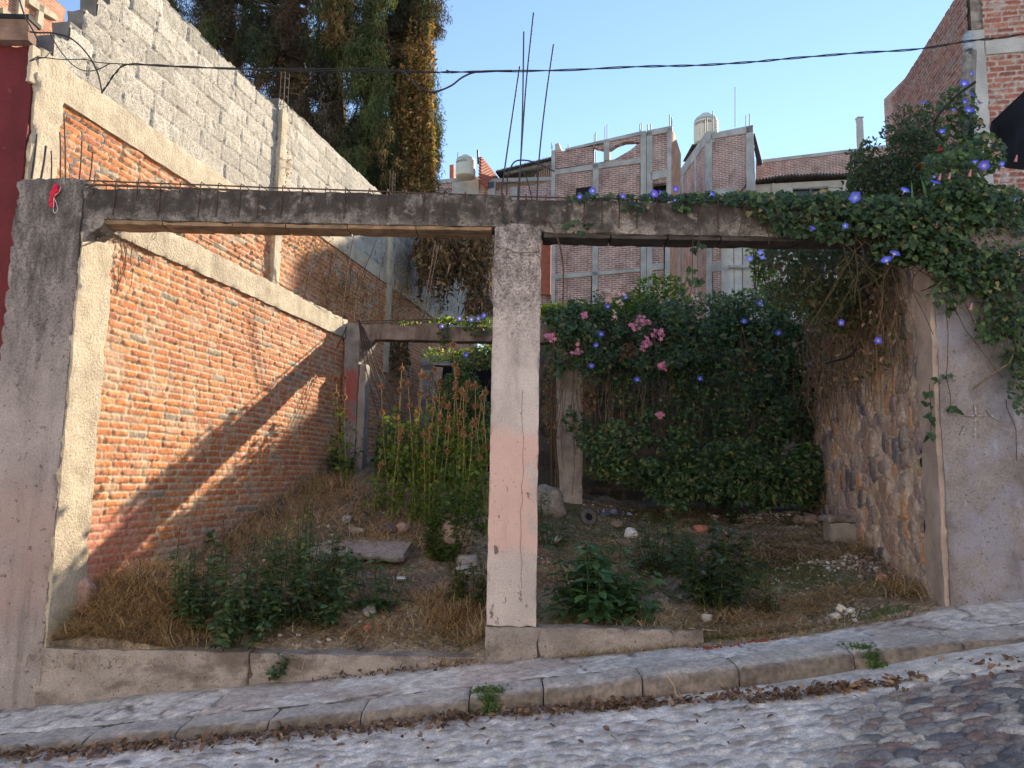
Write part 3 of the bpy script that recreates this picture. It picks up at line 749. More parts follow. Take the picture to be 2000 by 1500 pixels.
for k in range(4):
    g = G(); a = [at(700+k*1, 625, BY), at(715+k*9, 720, BY-.1), at(735+k*14, 800, BY-.25), at(752+k*17, 880+4*k, BY-.5)]
    tube(g, curve(a, 5), .008, 5); g.build('hanging_bar', M['rust'], fb)
for a in ([at(690, 625, BY+.1), at(700, 560, BY+.1), at(735, 470, BY+.1)], [at(664, 640, BY), at(680, 520, BY), at(693, 400+50, BY)], [at(820, 625, BY+.1), at(838, 540, BY+.1), at(850, 470, BY+.1)], [at(828, 625, BY+.1), at(842, 550, BY+.1), at(856, 480, BY+.1)]):
    g = G(); tube(g, curve(a, 6), .0065, 5); g.build('starter_bar', M['rust'], fb)
g = G(); tube(g, [at(690, 628, BY+.05), at(955, 621, BY+.05)], .008, 5); tube(g, [at(690, 632, BY+.2), at(955, 626, BY+.2)], .008, 5)
P = curve([at(676, 640, BY-.05), at(668, 660, BY-.1), at(648, 700, BY-.2)], 6); tube(g, P, .006, 5)
g.build('rebar_rail', M['rust'], fb)
# third frame
T3 = 14.2
ft = thing('concrete_portal', 'farthest low concrete beam and post half hidden behind the dried seed-head stalks', 'frame', (-1, T3, 1.5))
g = G(); z0_, z1_ = at(890, 714, T3)[2], at(890, 696, T3)[2]; xa3 = at(833, 700, T3)[0]
rough(g, (xa3, T3, z0_), XR*2.6, YR*.25, ZR*(z1_-z0_), seg=.08, amp=.008, chip=.01, seed=26); g.build('beam', M['kerb'], ft)
g = G(); rough(g, (xa3-.12, T3, 1.2), XR*.25, YR*.25, ZR*(z1_-1.2), seg=.1, amp=.01, chip=.01, seed=27); g.build('post', M['kerb'], ft)
g = G(); rough(g, (xa3+.2, T3+1.2, 1.2), XR*5, YR*.2, ZR*(z1_+.12-1.2), seg=.2, amp=.02, chip=.01, seed=28); g.build('dark_backing', M['dark'], ft)  # dark sheet standing in for shade in the bay, also hiding sky

# low kerb walls at the front
lw = thing('low_wall', 'low brown concrete kerb wall holding back the left half of the lot', 'low wall', (-1.8, FY, 0))
g = G(); z = at(500, 1274, FY)[2]
rough(g, (xL1-.06, FY-.0, -.5), XR*(1.55), YR*.16, ZR*(z+.5), seg=.035, amp=.010, chip=.025, seed=31); g.build('wall_section', M['kerb'], lw)
g = G(); rough(g, (xL1+1.496, FY+.012, -.5), XR*(cx0-xL1-1.50), YR*.15, ZR*(z+.5-.01), seg=.035, amp=.010, chip=.025, seed=33); g.build('wall_section', M['kerb'], lw)
rw = thing('low_wall', 'grey concrete footing and low kerb wall right of the centre column', 'low wall', (.5, FY, .2))
g = G(); rough(g, (cx0-.005, FY-.012, .0), XR*(cx1-cx0+.02), YR*.36, ZR*.497, seg=.035, amp=.010, chip=.025, seed=35); g.build('footing', M['kerb'], rw)
g = G(); z = at(1200, 1229, FY)[2]
rough(g, (cx1+.016, FY+.004, .05), XR*1.2, YR*.14, ZR*(z-.05), seg=.035, amp=.010, chip=.03, seed=36); g.build('wall_section', M['kerb'], rw)

# ------------------------------------------------------------------ right: stone wall and rendered pier
sw = thing('stone_wall', 'rubble stone wall of brown and ochre blocks along the right side of the lot', 'wall', (wr(8), 8, .7))
NR = -NL
o3 = np.array([wr(FY+.3), FY+.3, 0])
def stone_fn(U, V):
    wu = U+.10*(fbm(U, V, 0, 4, 1)-.5); wv = V+.12*(fbm(U, V, 0, 3, 4)-.5)
    f1, f2, a, b = voro(wu, wv, .15, .185, 15, .85)
    e = f2-f1-.06*fbm(U, V, 0, 16, 33); r1 = _h(a, b, a*0, 3); r2 = _h(a, b, a*0+1, 3); r3 = _h(a, b, a*0+2, 3)
    on = sst(.0, .06, e)*(r3 > .12)*(1-.5*sst(.52, .68, fbm(U, V, 0, 5, 44)))
    h = on*(.014+.026*r1)*sst(.0, .16, e)+.014*(fbm(U, V, 0, 12, 2)-.5)+.008*(vn(U, V, 0, 45, 6)-.5)
    pal = np.array([(.30, .22, .19), (.33, .23, .185), (.21, .165, .17), (.48, .28, .16), (.27, .22, .20), (.13, .12, .135), (.40, .31, .22), (.36, .25, .20)])
    st = pal[(r2*7.99).astype(int)]*(.75+.5*fbm(U, V, 0, 18, 5))[..., None]
    mo = np.array([.56, .45, .37])*(.6+.75*fbm(U, V, 0, 16, 7))[..., None]
    c = mixc(mo, st, on)
    return h, c, None
g = G(); hf(g, o3, D, (0, 0, 1), NR*1.0, np.arange(0, s_of(10.9)-s_of(FY+.3), .0155), np.arange(.4, 3.75, .0155), stone_fn)
g.build('stonework', M['stone'], sw, smooth=True)
g = G(); rough(g, o3+NR*-.35, D*5.0, NR*.34, (0, 0, 3.7), seg=.5, amp=.0, chip=0); g.build('wall_core', M['kerb'], sw)
pr = thing('rendered_pier', 'wide grey rendered pier with bluish stains at the right end of the lot front', 'pier', (4, FY, .7))
g = G(); rough(g, (wr(FY)-.03, FY-.02, .35), D*.36, XR*.3, ZR*3.2, seg=.035, amp=.010, chip=.012, seed=41)
g.build('corner_post', mat('beige_corner_render', (.38, .30, .26), var=.25, vs=4, bump=.9, bs=40, bd=.015, layers=[((.20, .155, .14), 14, .58, .7, .6)]), pr)
g = G(); rough(g, (wr(FY)+.004, FY-.035, .2), XR*2.6, D*.3, ZR*3.35, seg=.03, amp=.012, chip=.014, seed=42, sc=6)
pf = g.build('rendered_face', M['pier'], pr)
g = G(); W = (.40, .41, .46)
for a in ([(1905, 790), (1906, 815), (1904, 855)], [(1882, 811), (1904, 812), (1926, 810)], [(1928, 800), (1940, 815), (1954, 822)], [(1886, 832), (1881, 842), (1876, 850)]):
    P = curve([at(p[0], p[1], FY-.046) for p in a], 6)
    Q = nrm(np.gradient(P, axis=0)); Nn = np.stack([-Q[:, 2], 0*Q[:, 0], Q[:, 0]], -1)*.007
    V_ = np.stack([P-Nn, P+Nn, P+Nn+[0, .012, 0], P-Nn+[0, .012, 0]], 1); n = len(P); i = np.arange(n*4).reshape(n, 4)
    F = np.concatenate([np.stack([i[:-1, k], i[:-1, (k+1) % 4], i[1:, (k+1) % 4], i[1:, k]], -1) for k in range(4)])
    g.add(V_, F, W)
g.build('chalk_mark', mat('white_chalk', (.42, .42, .47), var=.5, vs=60, bump=.6, bs=80, layers=[((.24, .21, .21), 50, .38, .55, .95)]), pf)

# back retaining wall under the vines
rb = thing('retaining_wall', 'dark earthy retaining wall behind the back frame, mostly covered in vines', 'wall', (2.2, 12, 1))
g = G()
def ret(U, V):
    f1, f2, a, b = voro(U, V, .32, .24, 9); e = sst(.03, .15, f2-f1)
    c = mixc(np.array([.20, .155, .12])+0*U[..., None], np.array([.13, .105, .09])*(.6+.8*_h(a, b, a*0, 2))[..., None], e)
    return .04*e+.05*fbm(U, V, 0, 5, 2), c, None
hf(g, (0, 11.9, 0), (1, 0, 0), (0, 0, 1), (0, -1, 0), np.arange(.45, 5.2, .05), np.arange(.8, 4.15, .05), ret)
g.build('stonework', M['stone'], rb, smooth=True)
g = G(); box(g, (.46, 11.91, .8), XR*4.7, YR*.6, ZR*3.3, (.2, .16, .13)); g.build('wall_core', M['kerb'], rb)
# ================================================================== far buildings
class Bld:
    """a building whose front lies in the vertical plane through (X0, Y0) with direction ang"""
    def __init__(s, name, label, cat, px, Y0, ang, py=500):
        s.p0 = at(px, py, Y0); s.u = np.array([math.cos(ang), -math.sin(ang), 0]); s.n = np.array([-s.u[1], s.u[0], 0])  # n points away from the camera
        s.t = thing(name, label, cat, (s.p0[0], s.p0[1], 2))
    def P(s, px, py, back=0): return on_plane(px, py, s.p0+s.n*back, s.n)+0
    def poly(s, name, pix, m, th=.2, back=0, parent=None):
        g = G(); pts = [s.P(x, y, back) for x, y in pix]; prism(g, pts, s.n*th, uax=s.u); return g.build(name, M[m], parent or s.t)
    def polys(s, name, pl, m, th=.2, back=0, parent=None):
        g = G()
        for pix in pl: prism(g, [s.P(x, y, back) for x, y in pix], s.n*th, uax=s.u)
        return g.build(name, M[m], parent or s.t)
    def bars(s, pl, h=.0, back=.15):
        for (x, y0, y1) in pl:
            g = G(); a = s.P(x, y0, back); b = s.P(x, y1, back); tube(g, [a, b], .018, 4); g.build('rebar', M['steel'], s.t)
def R4(x0, y0, x1, y1, x2, y2, x3, y3): return [(x0, y0), (x1, y1), (x2, y2), (x3, y3)]
a21 = math.radians(20)
# B: arched brick building
b = Bld('brick_building', 'unfinished brick building with a rooftop arch opening and grey concrete bands behind the beam', 'building', 1080, 26, a21)
b.polys('wall', [R4(1081, 298, 1158, 286, 1158, 318, 1081, 330),
    [(1158, 286), (1165, 289), (1178, 291.5), (1179, 285), (1158, 283.5)],
    [(1190, 284), (1190, 292), (1203, 283), (1220, 277), (1238, 276), (1251, 278.5), (1252, 262), (1190, 273)],
    [(1175, 316), (1200, 311), (1207, 307), (1214, 303), (1221, 299), (1228, 295), (1235, 290), (1242, 284), (1251, 279), (1251, 309), (1160, 320)],
    R4(1084, 340, 1158, 330, 1158, 531.5, 1084, 537), R4(1168, 329, 1250, 318, 1250, 525, 1168, 531),
    R4(1274, 262, 1304, 256, 1304, 331, 1274, 338), R4(1084, 545, 1155, 540, 1152, 640, 1084, 640), R4(1166, 538, 1250, 530, 1250, 640, 1166, 640),
    R4(1272, 350, 1304, 344, 1304, 356, 1272, 360), R4(1274, 400, 1296, 398, 1296, 514, 1274, 516), R4(1270, 528, 1296, 525, 1296, 640, 1270, 640)], 'brick_far', .25, .05)
b.polys('concrete_frame', [R4(1077, 294, 1084, 293, 1084, 640, 1076, 640), R4(1084, 331, 1252, 308, 1252, 318, 1084, 341), R4(1104, 290, 1252, 256, 1252, 263, 1104, 294),
    R4(1158, 318, 1169, 317, 1167, 640, 1156, 640), R4(1179, 275, 1190, 273, 1190, 312, 1179, 314), R4(1251, 257, 1262, 255, 1262, 640, 1251, 640), R4(1084, 536, 1250, 524, 1250, 530, 1084, 545),
    R4(1263, 255, 1313, 245, 1313, 256, 1263, 266), R4(1304, 250, 1312, 249, 1306, 640, 1296, 640), R4(1271, 336, 1304, 330, 1304, 345, 1271, 352), R4(1263, 258, 1274, 256, 1274, 640, 1263, 640),
    R4(1274, 516, 1296, 513, 1296, 525, 1274, 528)], 'conc_far', .3, 0)
g = G(); p = b.P(1313, 246); q = b.P(1309, 640); prism(g, [p+b.n*.1, q+b.n*.1, q+b.n*3.6, q+b.n*3.6+[0, 0, 6], p+b.n*2.2], -b.u*.2, uax=b.n); g.build('side_wall', M['brick_sunlit'], b.t)  # sunward side gets the brick colour with light painted in
g = G(); prism(g, [p+b.n*2.2, q+b.n*2.2, q+b.n*2.4, p+b.n*2.4], -b.u*.26, uax=b.n); g.build('side_column', M['conc_far'], b.t)
b.polys('window', [R4(1125, 368, 1156, 364, 1156, 385, 1125, 388)], 'dark', .1, .04)
b.polys('doorway', [R4(1272, 361, 1304, 356, 1304, 400, 1272, 402)], 'dark', .1, .4)
b.polys('window', [R4(1106, 596, 1132, 595, 1132, 612, 1106, 612)], 'glass', .1, .03)
b.polys('vent_hole', [R4(1270, 467, 1281, 466, 1281, 471, 1270, 472)], 'dark', .1, .04)
b.polys('floor_slab', [R4(1084, 334, 1304, 310, 1304, 318, 1084, 341)], 'conc_far', 3.5, .35)
b.polys('back_wall', [R4(1084, 345, 1300, 325, 1296, 640, 1084, 640)], 'brick_far', .2, 3.2)
b.polys('chimney', [R4(1084, 281, 1091, 279, 1095, 291, 1084, 293)], 'plaster_far', .3, .3)
b.bars([(1078, 292, 279), (1110, 290, 281), (1161, 285, 262), (1164, 285, 258), (1182, 273, 248), (1186, 272, 243), (1250, 257, 242), (1253, 256, 240), (1265, 254, 243), (1271, 253, 242), (1308, 247, 224), (1312, 246, 229), (1160, 318, 293), (1164, 318, 296)])
# A: low building at the left of it
a_ = Bld('brick_building', 'low brick and concrete building under a water tank, seen just above the front beam', 'building', 860, 30, math.radians(8))
a_.polys('wall', [R4(845, 360, 885, 352, 885, 430, 845, 430), R4(935, 357, 953, 355, 953, 430, 935, 430), R4(965, 372, 1078, 356, 1078, 640, 965, 640), R4(845, 430, 965, 430, 965, 640, 845, 640)], 'brick_far', .25, .05)
a_.polys('concrete_frame', [R4(843, 352, 930, 344, 930, 352, 843, 360), R4(883, 350, 935, 345, 935, 430, 883, 430), R4(953, 354, 966, 352, 966, 430, 953, 430), R4(997, 366, 1010, 364, 1010, 400, 997, 400)], 'conc_far', .3, 0)
a_.polys('brick_stub', [R4(878, 322, 886, 321, 886, 350, 878, 351)], 'honey', .35, .05)
a_.polys('terrace_slab', [R4(845, 352, 1078, 345, 1078, 352, 845, 360)], 'conc_far', 6, .3)
a_.polys('doorway', [R4(955, 360, 964, 359, 964, 372, 955, 372)], 'dark', .1, .02)
a_.polys('terrace_shade', [R4(986, 336, 1078, 318, 1078, 352, 986, 362)], 'dark', .1, 3)  # dark sheet put in for the shade under the terrace roof
a_.polys('window', [R4(953, 356, 965, 354, 965, 366, 953, 368)], 'glass', .1, -.02)
a_.polys('red_wall', [R4(1054, 455, 1076, 457, 1075, 575, 1054, 575)], 'honey', .2, -.2)
g = G()
for k in range(22):
    x = 988+k*4.1; tube(g, [a_.P(x, 333-.2*(x-988)*.9, .4), a_.P(x, 360-.15*(x-988), .4)], .02, 4)
g.build('railing', M['rust'], a_.t)
g = G(); p0 = a_.P(968, 337, 0); p1 = a_.P(1079, 309, 0)
us = np.linspace(0, 1, 90); X = p0+(p1-p0)*us[:, None]; X[:, 2] += .05*np.sin(us*240)
V_ = np.stack([X, X+a_.n*5+np.array([0, 0, .9]), X+a_.n*5+np.array([0, 0, 1.0]), X+[0, 0, .08]], 1); i = np.arange(90*4).reshape(90, 4)
g.add(V_, np.concatenate([np.stack([i[:-1, k], i[:-1, (k+1) % 4], i[1:, (k+1) % 4], i[1:, k]], -1) for k in range(4)]))
rf = g.build('roof', M['roof_far'], a_.t)
a_.polys('roof_beam', [R4(985, 334, 1079, 314, 1079, 321, 985, 341)], 'wood', .2, .15)
# clay lattice screen receding to the right
g = G(); q0 = a_.P(934, 304, -1.0); q1 = a_.P(934, 352, -1.0); H = q0[2]-q1[2]
fw = nrm(np.array([.30, 1, 0])); Lh = 7.5
for r_ in range(16):
    z = q1[2]+H*r_/16
    for c_ in range(34):
        s0 = Lh*(c_+.5*(r_ % 2))/34
        if s0 > Lh-.15: continue
        box(g, q1*[1, 1, 0]+fw*s0+[0, 0, z], fw*.14, np.array([.1, 0, 0]), ZR*(H/16*.98))
g.build('lattice_screen', M['honey'], a_.t)
g = G(); tube(g, [a_.P(934, 320, -1.0), a_.P(933, 293, -1.0)], .04, 5); tube(g, [a_.P(893, 322, -.5), a_.P(895, 297, -.5)], .02, 4); g.build('pole', M['steel'], a_.t)

def tank(px, py0, py1, Y, wpx, label, ang, txt_h):
    """ribbed plastic water tank with domed top and lettering bent round it"""
    c0, c1 = at(px, py1, Y), at(px, py0, Y); H = c1[2]-c0[2]; r = wpx/2/FPX*Y
    t = thing('water_tank', label, 'water tank', c0)
    prof = [(0, 0), (r*.97, 0), (r, .03*H)]
    zz = .05
    while zz < .66: prof += [(r, zz*H), (r*1.012, (zz+.012)*H), (r*1.012, (zz+.05)*H), (r, (zz+.062)*H)]; zz += .1
    prof += [(r, .70*H), (r*.97, .78*H), (r*.86, .85*H), (r*.62, .90*H), (r*.46, .915*H)]
    n = 28; g = G(); an = np.linspace(0, 2*np.pi, n, endpoint=False)
    def rev(pr, name, par):
        g = G(); V_ = np.array([[(c0[0]+q*math.cos(x), c0[1]+q*math.sin(x), c0[2]+z) for x in an] for q, z in pr])
        i = np.arange(len(pr)*n).reshape(-1, n); j = np.roll(i, -1, 1)
        g.add(V_, np.stack([i[:-1], j[:-1], j[1:], i[1:]], -1).reshape(-1, 4)); g.add(V_[-1], [list(range(n))])
        return g.build(name, M['tank'], par, smooth=True)
    rev(prof, 'body', t); rev([(r*.46, .905*H), (r*.47, .96*H), (r*.42, .985*H), (r*.3, H)], 'lid', t)
    cu = bpy.data.curves.new('lettering', 'FONT'); cu.body = 'rotoplas'; cu.size = txt_h; cu.extrude = .002; cu.align_x = 'CENTER'
    to = bpy.data.objects.new('lettering', cu); COL.objects.link(to); dg = bpy.context.evaluated_depsgraph_get()
    me = bpy.data.meshes.new_from_object(to.evaluated_get(dg)); bpy.data.objects.remove(to); bpy.data.curves.remove(cu)
    V_ = np.array([v.co[:] for v in me.vertices]); F = [list(p.vertices) for p in me.polygons]
    rr = r*1.016; th = -math.pi/2+ang+V_[:, 0]/rr
    W = np.stack([c0[0]+(rr+V_[:, 2])*np.cos(th), c0[1]+(rr+V_[:, 2])*np.sin(th), c0[2]+H*.56+V_[:, 1]], -1)
    g = G(); g.add(W, F); g.build('lettering', M['ink'], t); bpy.data.meshes.remove(me)
    return t
tank(909, 304, 346, 29.2, 40, 'cream water tank standing on the low building beside the clay lattice screen', -.5, .17)
tank(1379, 223, 282, 31.5, 48, 'cream water tank high on the stair tower, tallest thing on the roofs', -.55, .25)
# stand under the tower tank
g = G(); st_ = thing('tank_stand', 'rusty steel stand carrying the water tank behind the stair tower', 'stand', at(1365, 350, 31.5))
for x in (1353, 1362, 1372): tube(g, [at(x, 283, 31.2), at(x, 350, 31.2)], .05, 5)
for y in (285, 292, 300, 309): tube(g, [at(1352, y, 31.2), at(1376, y-3, 31.2)], .035, 5); tube(g, [at(1352, y, 31.2), at(1358, y, 32.4)], .035, 5)
for x in (1356, 1388): tube(g, [at(x, 283, 32.6), at(x, 350, 32.6)], .05, 5)
g.build('legs', M['steel'], st_)
g = G(); box(g, at(1352, 284, 30.7), XR*1.2, YR*1.7, ZR*.06); g.build('platform', M['roof_far'], st_)
# C: stair tower
c = Bld('brick_building', 'brick stair tower with concrete corners in the middle of the far roofs', 'building', 1385, 28, a21)
c.polys('wall', [R4(1391, 271, 1457, 256, 1457, 360, 1391, 368), [(1391, 368), (1457, 360), (1452, 366), (1436, 382), (1391, 384)], R4(1391, 460, 1408, 458, 1408, 512, 1391, 514), R4(1391, 530, 1408, 527, 1408, 640, 1391, 640)], 'brick_far', .25, .05)
c.polys('concrete_frame', [R4(1380, 262, 1470, 244, 1470, 258, 1380, 273), R4(1380, 262, 1391, 262, 1391, 640, 1379, 640), R4(1457, 247, 1471, 244, 1476, 372, 1458, 372), R4(1391, 371, 1440, 366, 1440, 385, 1391, 388), R4(1391, 513, 1408, 511, 1408, 529, 1391, 531), R4(1391, 388, 1440, 386, 1440, 460, 1391, 462)], 'conc_far', .3, 0)
g = G(); sn = nrm(np.array([-.055, 1, 0])); p0 = c.P(1381, 255, 0); L_ = 5.2
zt_ = p0[2]-.05
prism(g, [p0*[1, 1, 0]+[0, 0, 2], p0*[1, 1, 0]+[0, 0, zt_-.45], p0*[1, 1, 0]+sn*L_+[0, 0, zt_-.45], p0*[1, 1, 0]+sn*L_+[0, 0, 2]], XR*.25, uax=sn); g.build('side_wall', M['brick_far'], c.t)
g = G(); box(g, p0*[1, 1, 0]+sn*-.05+[-.03, 0, zt_-.45], sn*(L_+.1), XR*.32, ZR*.45)
for s_ in (0, 1.4, 3.3): box(g, p0*[1, 1, 0]+sn*s_+[-.03, 0, 2], sn*.25, XR*.28, ZR*(zt_-2.45))
prism(g, [p0*[1, 1, 0]+sn*.1+[-.04, 0, 7.6], p0*[1, 1, 0]+sn*4.8+[-.04, 0, 5.8], p0*[1, 1, 0]+sn*4.8+[-.04, 0, 5.4], p0*[1, 1, 0]+sn*.1+[-.04, 0, 7.1]], XR*.2)
g.build('concrete_frame', M['conc_far'], c.t)
c.polys('back_wall', [R4(1391, 275, 1465, 262, 1465, 640, 1391, 640)], 'brick_far', .2, 3.6)
g = G(); p = c.P(1472, 262, .3); tube(g, [p, c.P(1487, 320, .3)], .06, 5); tube(g, [p+c.n*.6, c.P(1485, 322, .9)], .05, 5); tube(g, [p+c.n*1.2, c.P(1481, 322, 1.4)], .05, 5)
for k in range(4): tube(g, [c.P(1474+3*k, 280+11*k, .3), c.P(1474+3*k, 280+11*k, 1.4)], .03, 4)
g.build('stair_rail', M['steel'], c.t)
c.bars([(1436, 248, 170), (1457, 246, 225), (1464, 245, 222), (1392, 260, 217), (1381, 262, 230), (1377, 262, 233), (1368, 268, 250)])
# D: long brick wall on the skyline, plus unseen blocks added for shadow
d = Bld('brick_building', 'long plain brick wall along the skyline between stair tower and bush', 'building', 1478, 32.5, a21)
d.polys('wall', [R4(1476, 319, 1760, 285, 1760, 640, 1476, 640)], 'brick_far', .25, 0)
d.polys('coping', [R4(1476, 313, 1760, 279.5, 1760, 285.5, 1476, 319.5)], 'conc_far', .3, -.04)
d.polys('back_wall', [R4(1480, 330, 1740, 300, 1740, 640, 1480, 640)], 'brick_far', .2, 5)
HZ = 16.9
g = G(); box(g, (17.0, 33, 0), XR*1.8, YR*3, ZR*HZ); g.build('shadow_block', M['brick_far'], d.t)  # unseen block added to keep the sun off the ground
g = G(); box(g, (18.8, 33, 0), XR*14, YR*3, ZR*21); g.build('tall_shadow_block', M['brick_far'], d.t)  # taller unseen block added to keep the street in shadow
pc = thing('concrete_post', 'lone pale concrete post standing on the skyline brick wall', 'post', at(1686, 300, 33))
g = G(); p = at(1680.5, 352, 31.8); p2 = at(1680.5, 230, 31.8)
rough(g, p, XR*.235, YR*.22, ZR*(p2[2]-p[2]), seg=.12, amp=.012, chip=.02, seed=4)
g.build('shaft', M['plaster_far'], pc)
g = G(); rough(g, (p[0]-.02, p[1]-.02, p2[2]+.002), XR*.275, YR*.26, ZR*.05, seg=.1, amp=.005, chip=0); g.build('cap', M['conc_far'], pc)
# E: pale block shed
e = Bld('block_shed', 'pale block shed with a wavy dark corrugated roof and one dark window', 'shed', 1440, 29, math.radians(8))
e.polys('wall', [[(1441, 380), (1452, 362), (1700, 348), (1700, 366), (1618, 366), (1548, 368), (1548, 394), (1441, 398)], R4(1618, 367, 1700, 366, 1700, 394, 1618, 394), R4(1441, 399, 1700, 394, 1700, 640, 1441, 640)], 'plaster_far', .2, 0)
e.polys('window', [R4(1549, 368, 1617, 366, 1617, 393, 1549, 394)], 'glass', .05, .12)
e.polys('window_frame', [R4(1548, 366, 1618, 364, 1618, 368, 1548, 370), R4(1582, 367, 1585, 367, 1585, 394, 1582, 394)], 'wood', .1, .0)
e.polys('pillar', [R4(1508, 358, 1514, 358, 1514, 398, 1508, 398), R4(1646, 352, 1654, 352, 1654, 396, 1646, 396)], 'plaster_far', .15, -.1)
e.polys('cladding_sheet', [R4(1409, 455, 1432, 455, 1434, 640, 1409, 640), R4(1434, 455, 1449, 455, 1449, 640, 1435, 640)], 'sheet_far', .1, -.5)
e.polys('cladding_sheet', [R4(1451, 455, 1500, 457, 1500, 640, 1451, 640), R4(1504, 457, 1560, 460, 1560, 640, 1504, 640)], 'plaster_far', .1, -.45)
g = G(); tube(g, [e.P(1423, 521, -.7), e.P(1470, 521, -.7)], .06, 8); g.build('pipe', M['plaster_far'], e.t)
g = G(); n_ = 160; us = np.linspace(0, 1, n_); p0, p1 = e.P(1446, 353, -.35), e.P(1705, 341, -.35); X = p0+(p1-p0)*us[:, None]
X[:, 2] += .045*np.sin(us*260)+.18*(fbm(us*6, us*0, 0, 1, 5)-.5)+.12*np.sin(us*5-1)
V_ = np.stack([X, X+e.n*2+np.array([0, 0, .25]), X+e.n*2+np.array([0, 0, .31]), X+[0, 0, .07]], 1); i = np.arange(n_*4).reshape(n_, 4)
g.add(V_, np.concatenate([np.stack([i[:-1, k], i[:-1, (k+1) % 4], i[1:, (k+1) % 4], i[1:, k]], -1) for k in range(4)])); g.build('roof', M['roof_far'], e.t)
e.polys('back_wall', [R4(1450, 370, 1690, 360, 1690, 640, 1450, 640)], 'plaster_far', .2, 2)

# F: tall brick building at the right
f = thing('brick_building', 'tall red brick building filling the upper right corner, nearest of the far houses', 'building', (7.6, 11.6, 0))
PF = [(.30, .105, .075), (.26, .09, .065), (.34, .13, .09), (.22, .085, .065), (.31, .14, .10)]
cF_ = at(1897, 150, 11.5); cF_[2] = 0
fnF = brick_fn(.25, .082, .018, PF, (.36, .30, .28), 61, depth=.016, rndd=.01, smear=.25)
ZF = at(1750, 190, 15.3)[2]
g = G(); hf(g, cF_, D, (0, 0, 1), -XR, np.arange(0, 3.9, .028), np.arange(2.4, ZF, .02), fnF); g.build('side_wall', M['brick_near'], f, smooth=True)
fd = nrm(np.array([1, -.193, 0]))
fnG = brick_fn(.27, .095, .02, PF, (.40, .35, .33), 67, depth=.016, rndd=.014, smear=.4)
g = G(); hf(g, cF_+fd*.22, fd, (0, 0, 1), -YR, np.arange(0, 3.6, .022), np.arange(2.4, 10.5, .02), fnG); g.build('front_wall', M['brick_near'], f, smooth=True)
g = G(); zc = at(1890, 62, 11.5)[2]
rough(g, cF_+fd*-.02+[0, -.03, 2.4], fd*.24, D*.25, ZR*(zc-2.4), seg=.12, amp=.01, chip=.02, seed=51)
za, zb_ = at(1950, 105, 11.4)[2], at(1950, 78, 11.4)[2]
rough(g, cF_+fd*.22+[0, -.035, za], fd*3.4, D*.2, ZR*(zb_-za), seg=.12, amp=.008, chip=.02, seed=52)
g.build('concrete_frame', M['conc_far'], f)
g = G(); prism(g, [cF_+D*.4+[-.03, 0, 6.2], cF_+D*.8+[-.03, 0, 7.3], cF_+D*1.0+[-.03, 0, 7.3], cF_+D*1.5+[-.03, 0, 5.2], cF_+D*.4+[-.03, 0, 4.5]], XR*.03); g.build('render_patch', M['conc_far'], f)
g = G(); box(g, cF_+fd*.05+D*.05+[.02, 0, 0], fd*4, D*3.75, ZR*(ZF-.05)); box(g, cF_+fd*.25+D*.03+[.02, 0, 0], fd*3.6, D*.3, ZR*10.4); g.build('core', M['kerb'], f)

# unseen house added behind the viewpoint, whose sunlit front lights the shaded lot
hs = thing('fill_light_house', 'unseen cream house added behind the viewpoint to bounce warm sunlight into the lot', 'house', (0, -4, 0))
g = G()
for x0, x1, z0, z1 in ((-15, 14, 3.2, 6.4), (-15, -9, -2, 3.2), (-7.8, -3, -2, 3.2), (-1.8, 3.5, -2, 3.2), (4.8, 14, -2, 3.2)): box(g, (x0, -4.3, z0), XR*(x1-x0), YR*.3, ZR*(z1-z0))
g.build('wall', mat('cream_render', (.84, .81, .78), var=.1, vs=1, bump=.3), hs)
for x0 in (-9, -3, 3.5):
    g = G(); box(g, (x0, -4.25, -2), XR*(1.2 if x0 != 3.5 else 1.3), YR*.08, ZR*5.2); g.build('door', M['wood'], hs)
g = G(); box(g, (-15.2, -4.4, 6.4), XR*29.4, YR*.5, ZR*.25); g.build('cornice', M['plaster_far'], hs)

# left: red house and orange brick block far behind
h = thing('red_house', 'dark red rendered house at the left edge with a moulded cornice and black eave', 'house', (-4.3, FY-.02, 0))
xr_ = o2[0]+.03
g = G(); rough(g, (xr_-3, FY+.03, -1), XR*3, YR*.08, ZR*(at(30, 84, FY)[2]+1), seg=.08, amp=.006, chip=.02, seed=44); g.build('wall', M['red'], h)
g = G(); zc0, zc1, zc2, zc3 = [at(30, y, FY)[2] for y in (86, 72, 50, 42)]
prof = [(0, zc0), (-.03, zc0), (-.05, zc1), (-.03, zc1+.003), (-.06, zc2), (.06, zc2), (.06, zc0)]
pts = [np.array([xr_+.0, FY-.03+y, z]) for y, z in prof]; prism(g, pts, (-3, 0, 0)); g.build('cornice', M['cornice'], h)
g = G(); rough(g, (xr_-3, FY-.10, zc2+.002), XR*3.01, YR*.16, ZR*(zc3-zc2), seg=.2, amp=.004, chip=0); g.build('eave', M['black'], h)
g = G(); prism(g, [at(0, 25, FY+.2), at(0, 44, FY+.2), at(21, 44, FY+.2)], (0, .3, 0)); g.build('gable', M['wood'], h)
ob_ = thing('brick_building', 'sunlit orange brick block with pale bands far behind the red house', 'building', (-13, 20, 0))
oo = np.array([-17.4+.193*19, 19.0, 0])
g = G(); prism(g, [oo+[0, 0, 2]]+[on_plane(x, y, oo, NL) for x, y in ((-60, -110), (60, -40), (128, 17))]+[on_plane(128, 17, oo, NL)*[1, 1, 0]+[0, 0, 2]], -NL*.3, uax=D); g.build('wall', M['brick_sunlit'], ob_)
g = G()
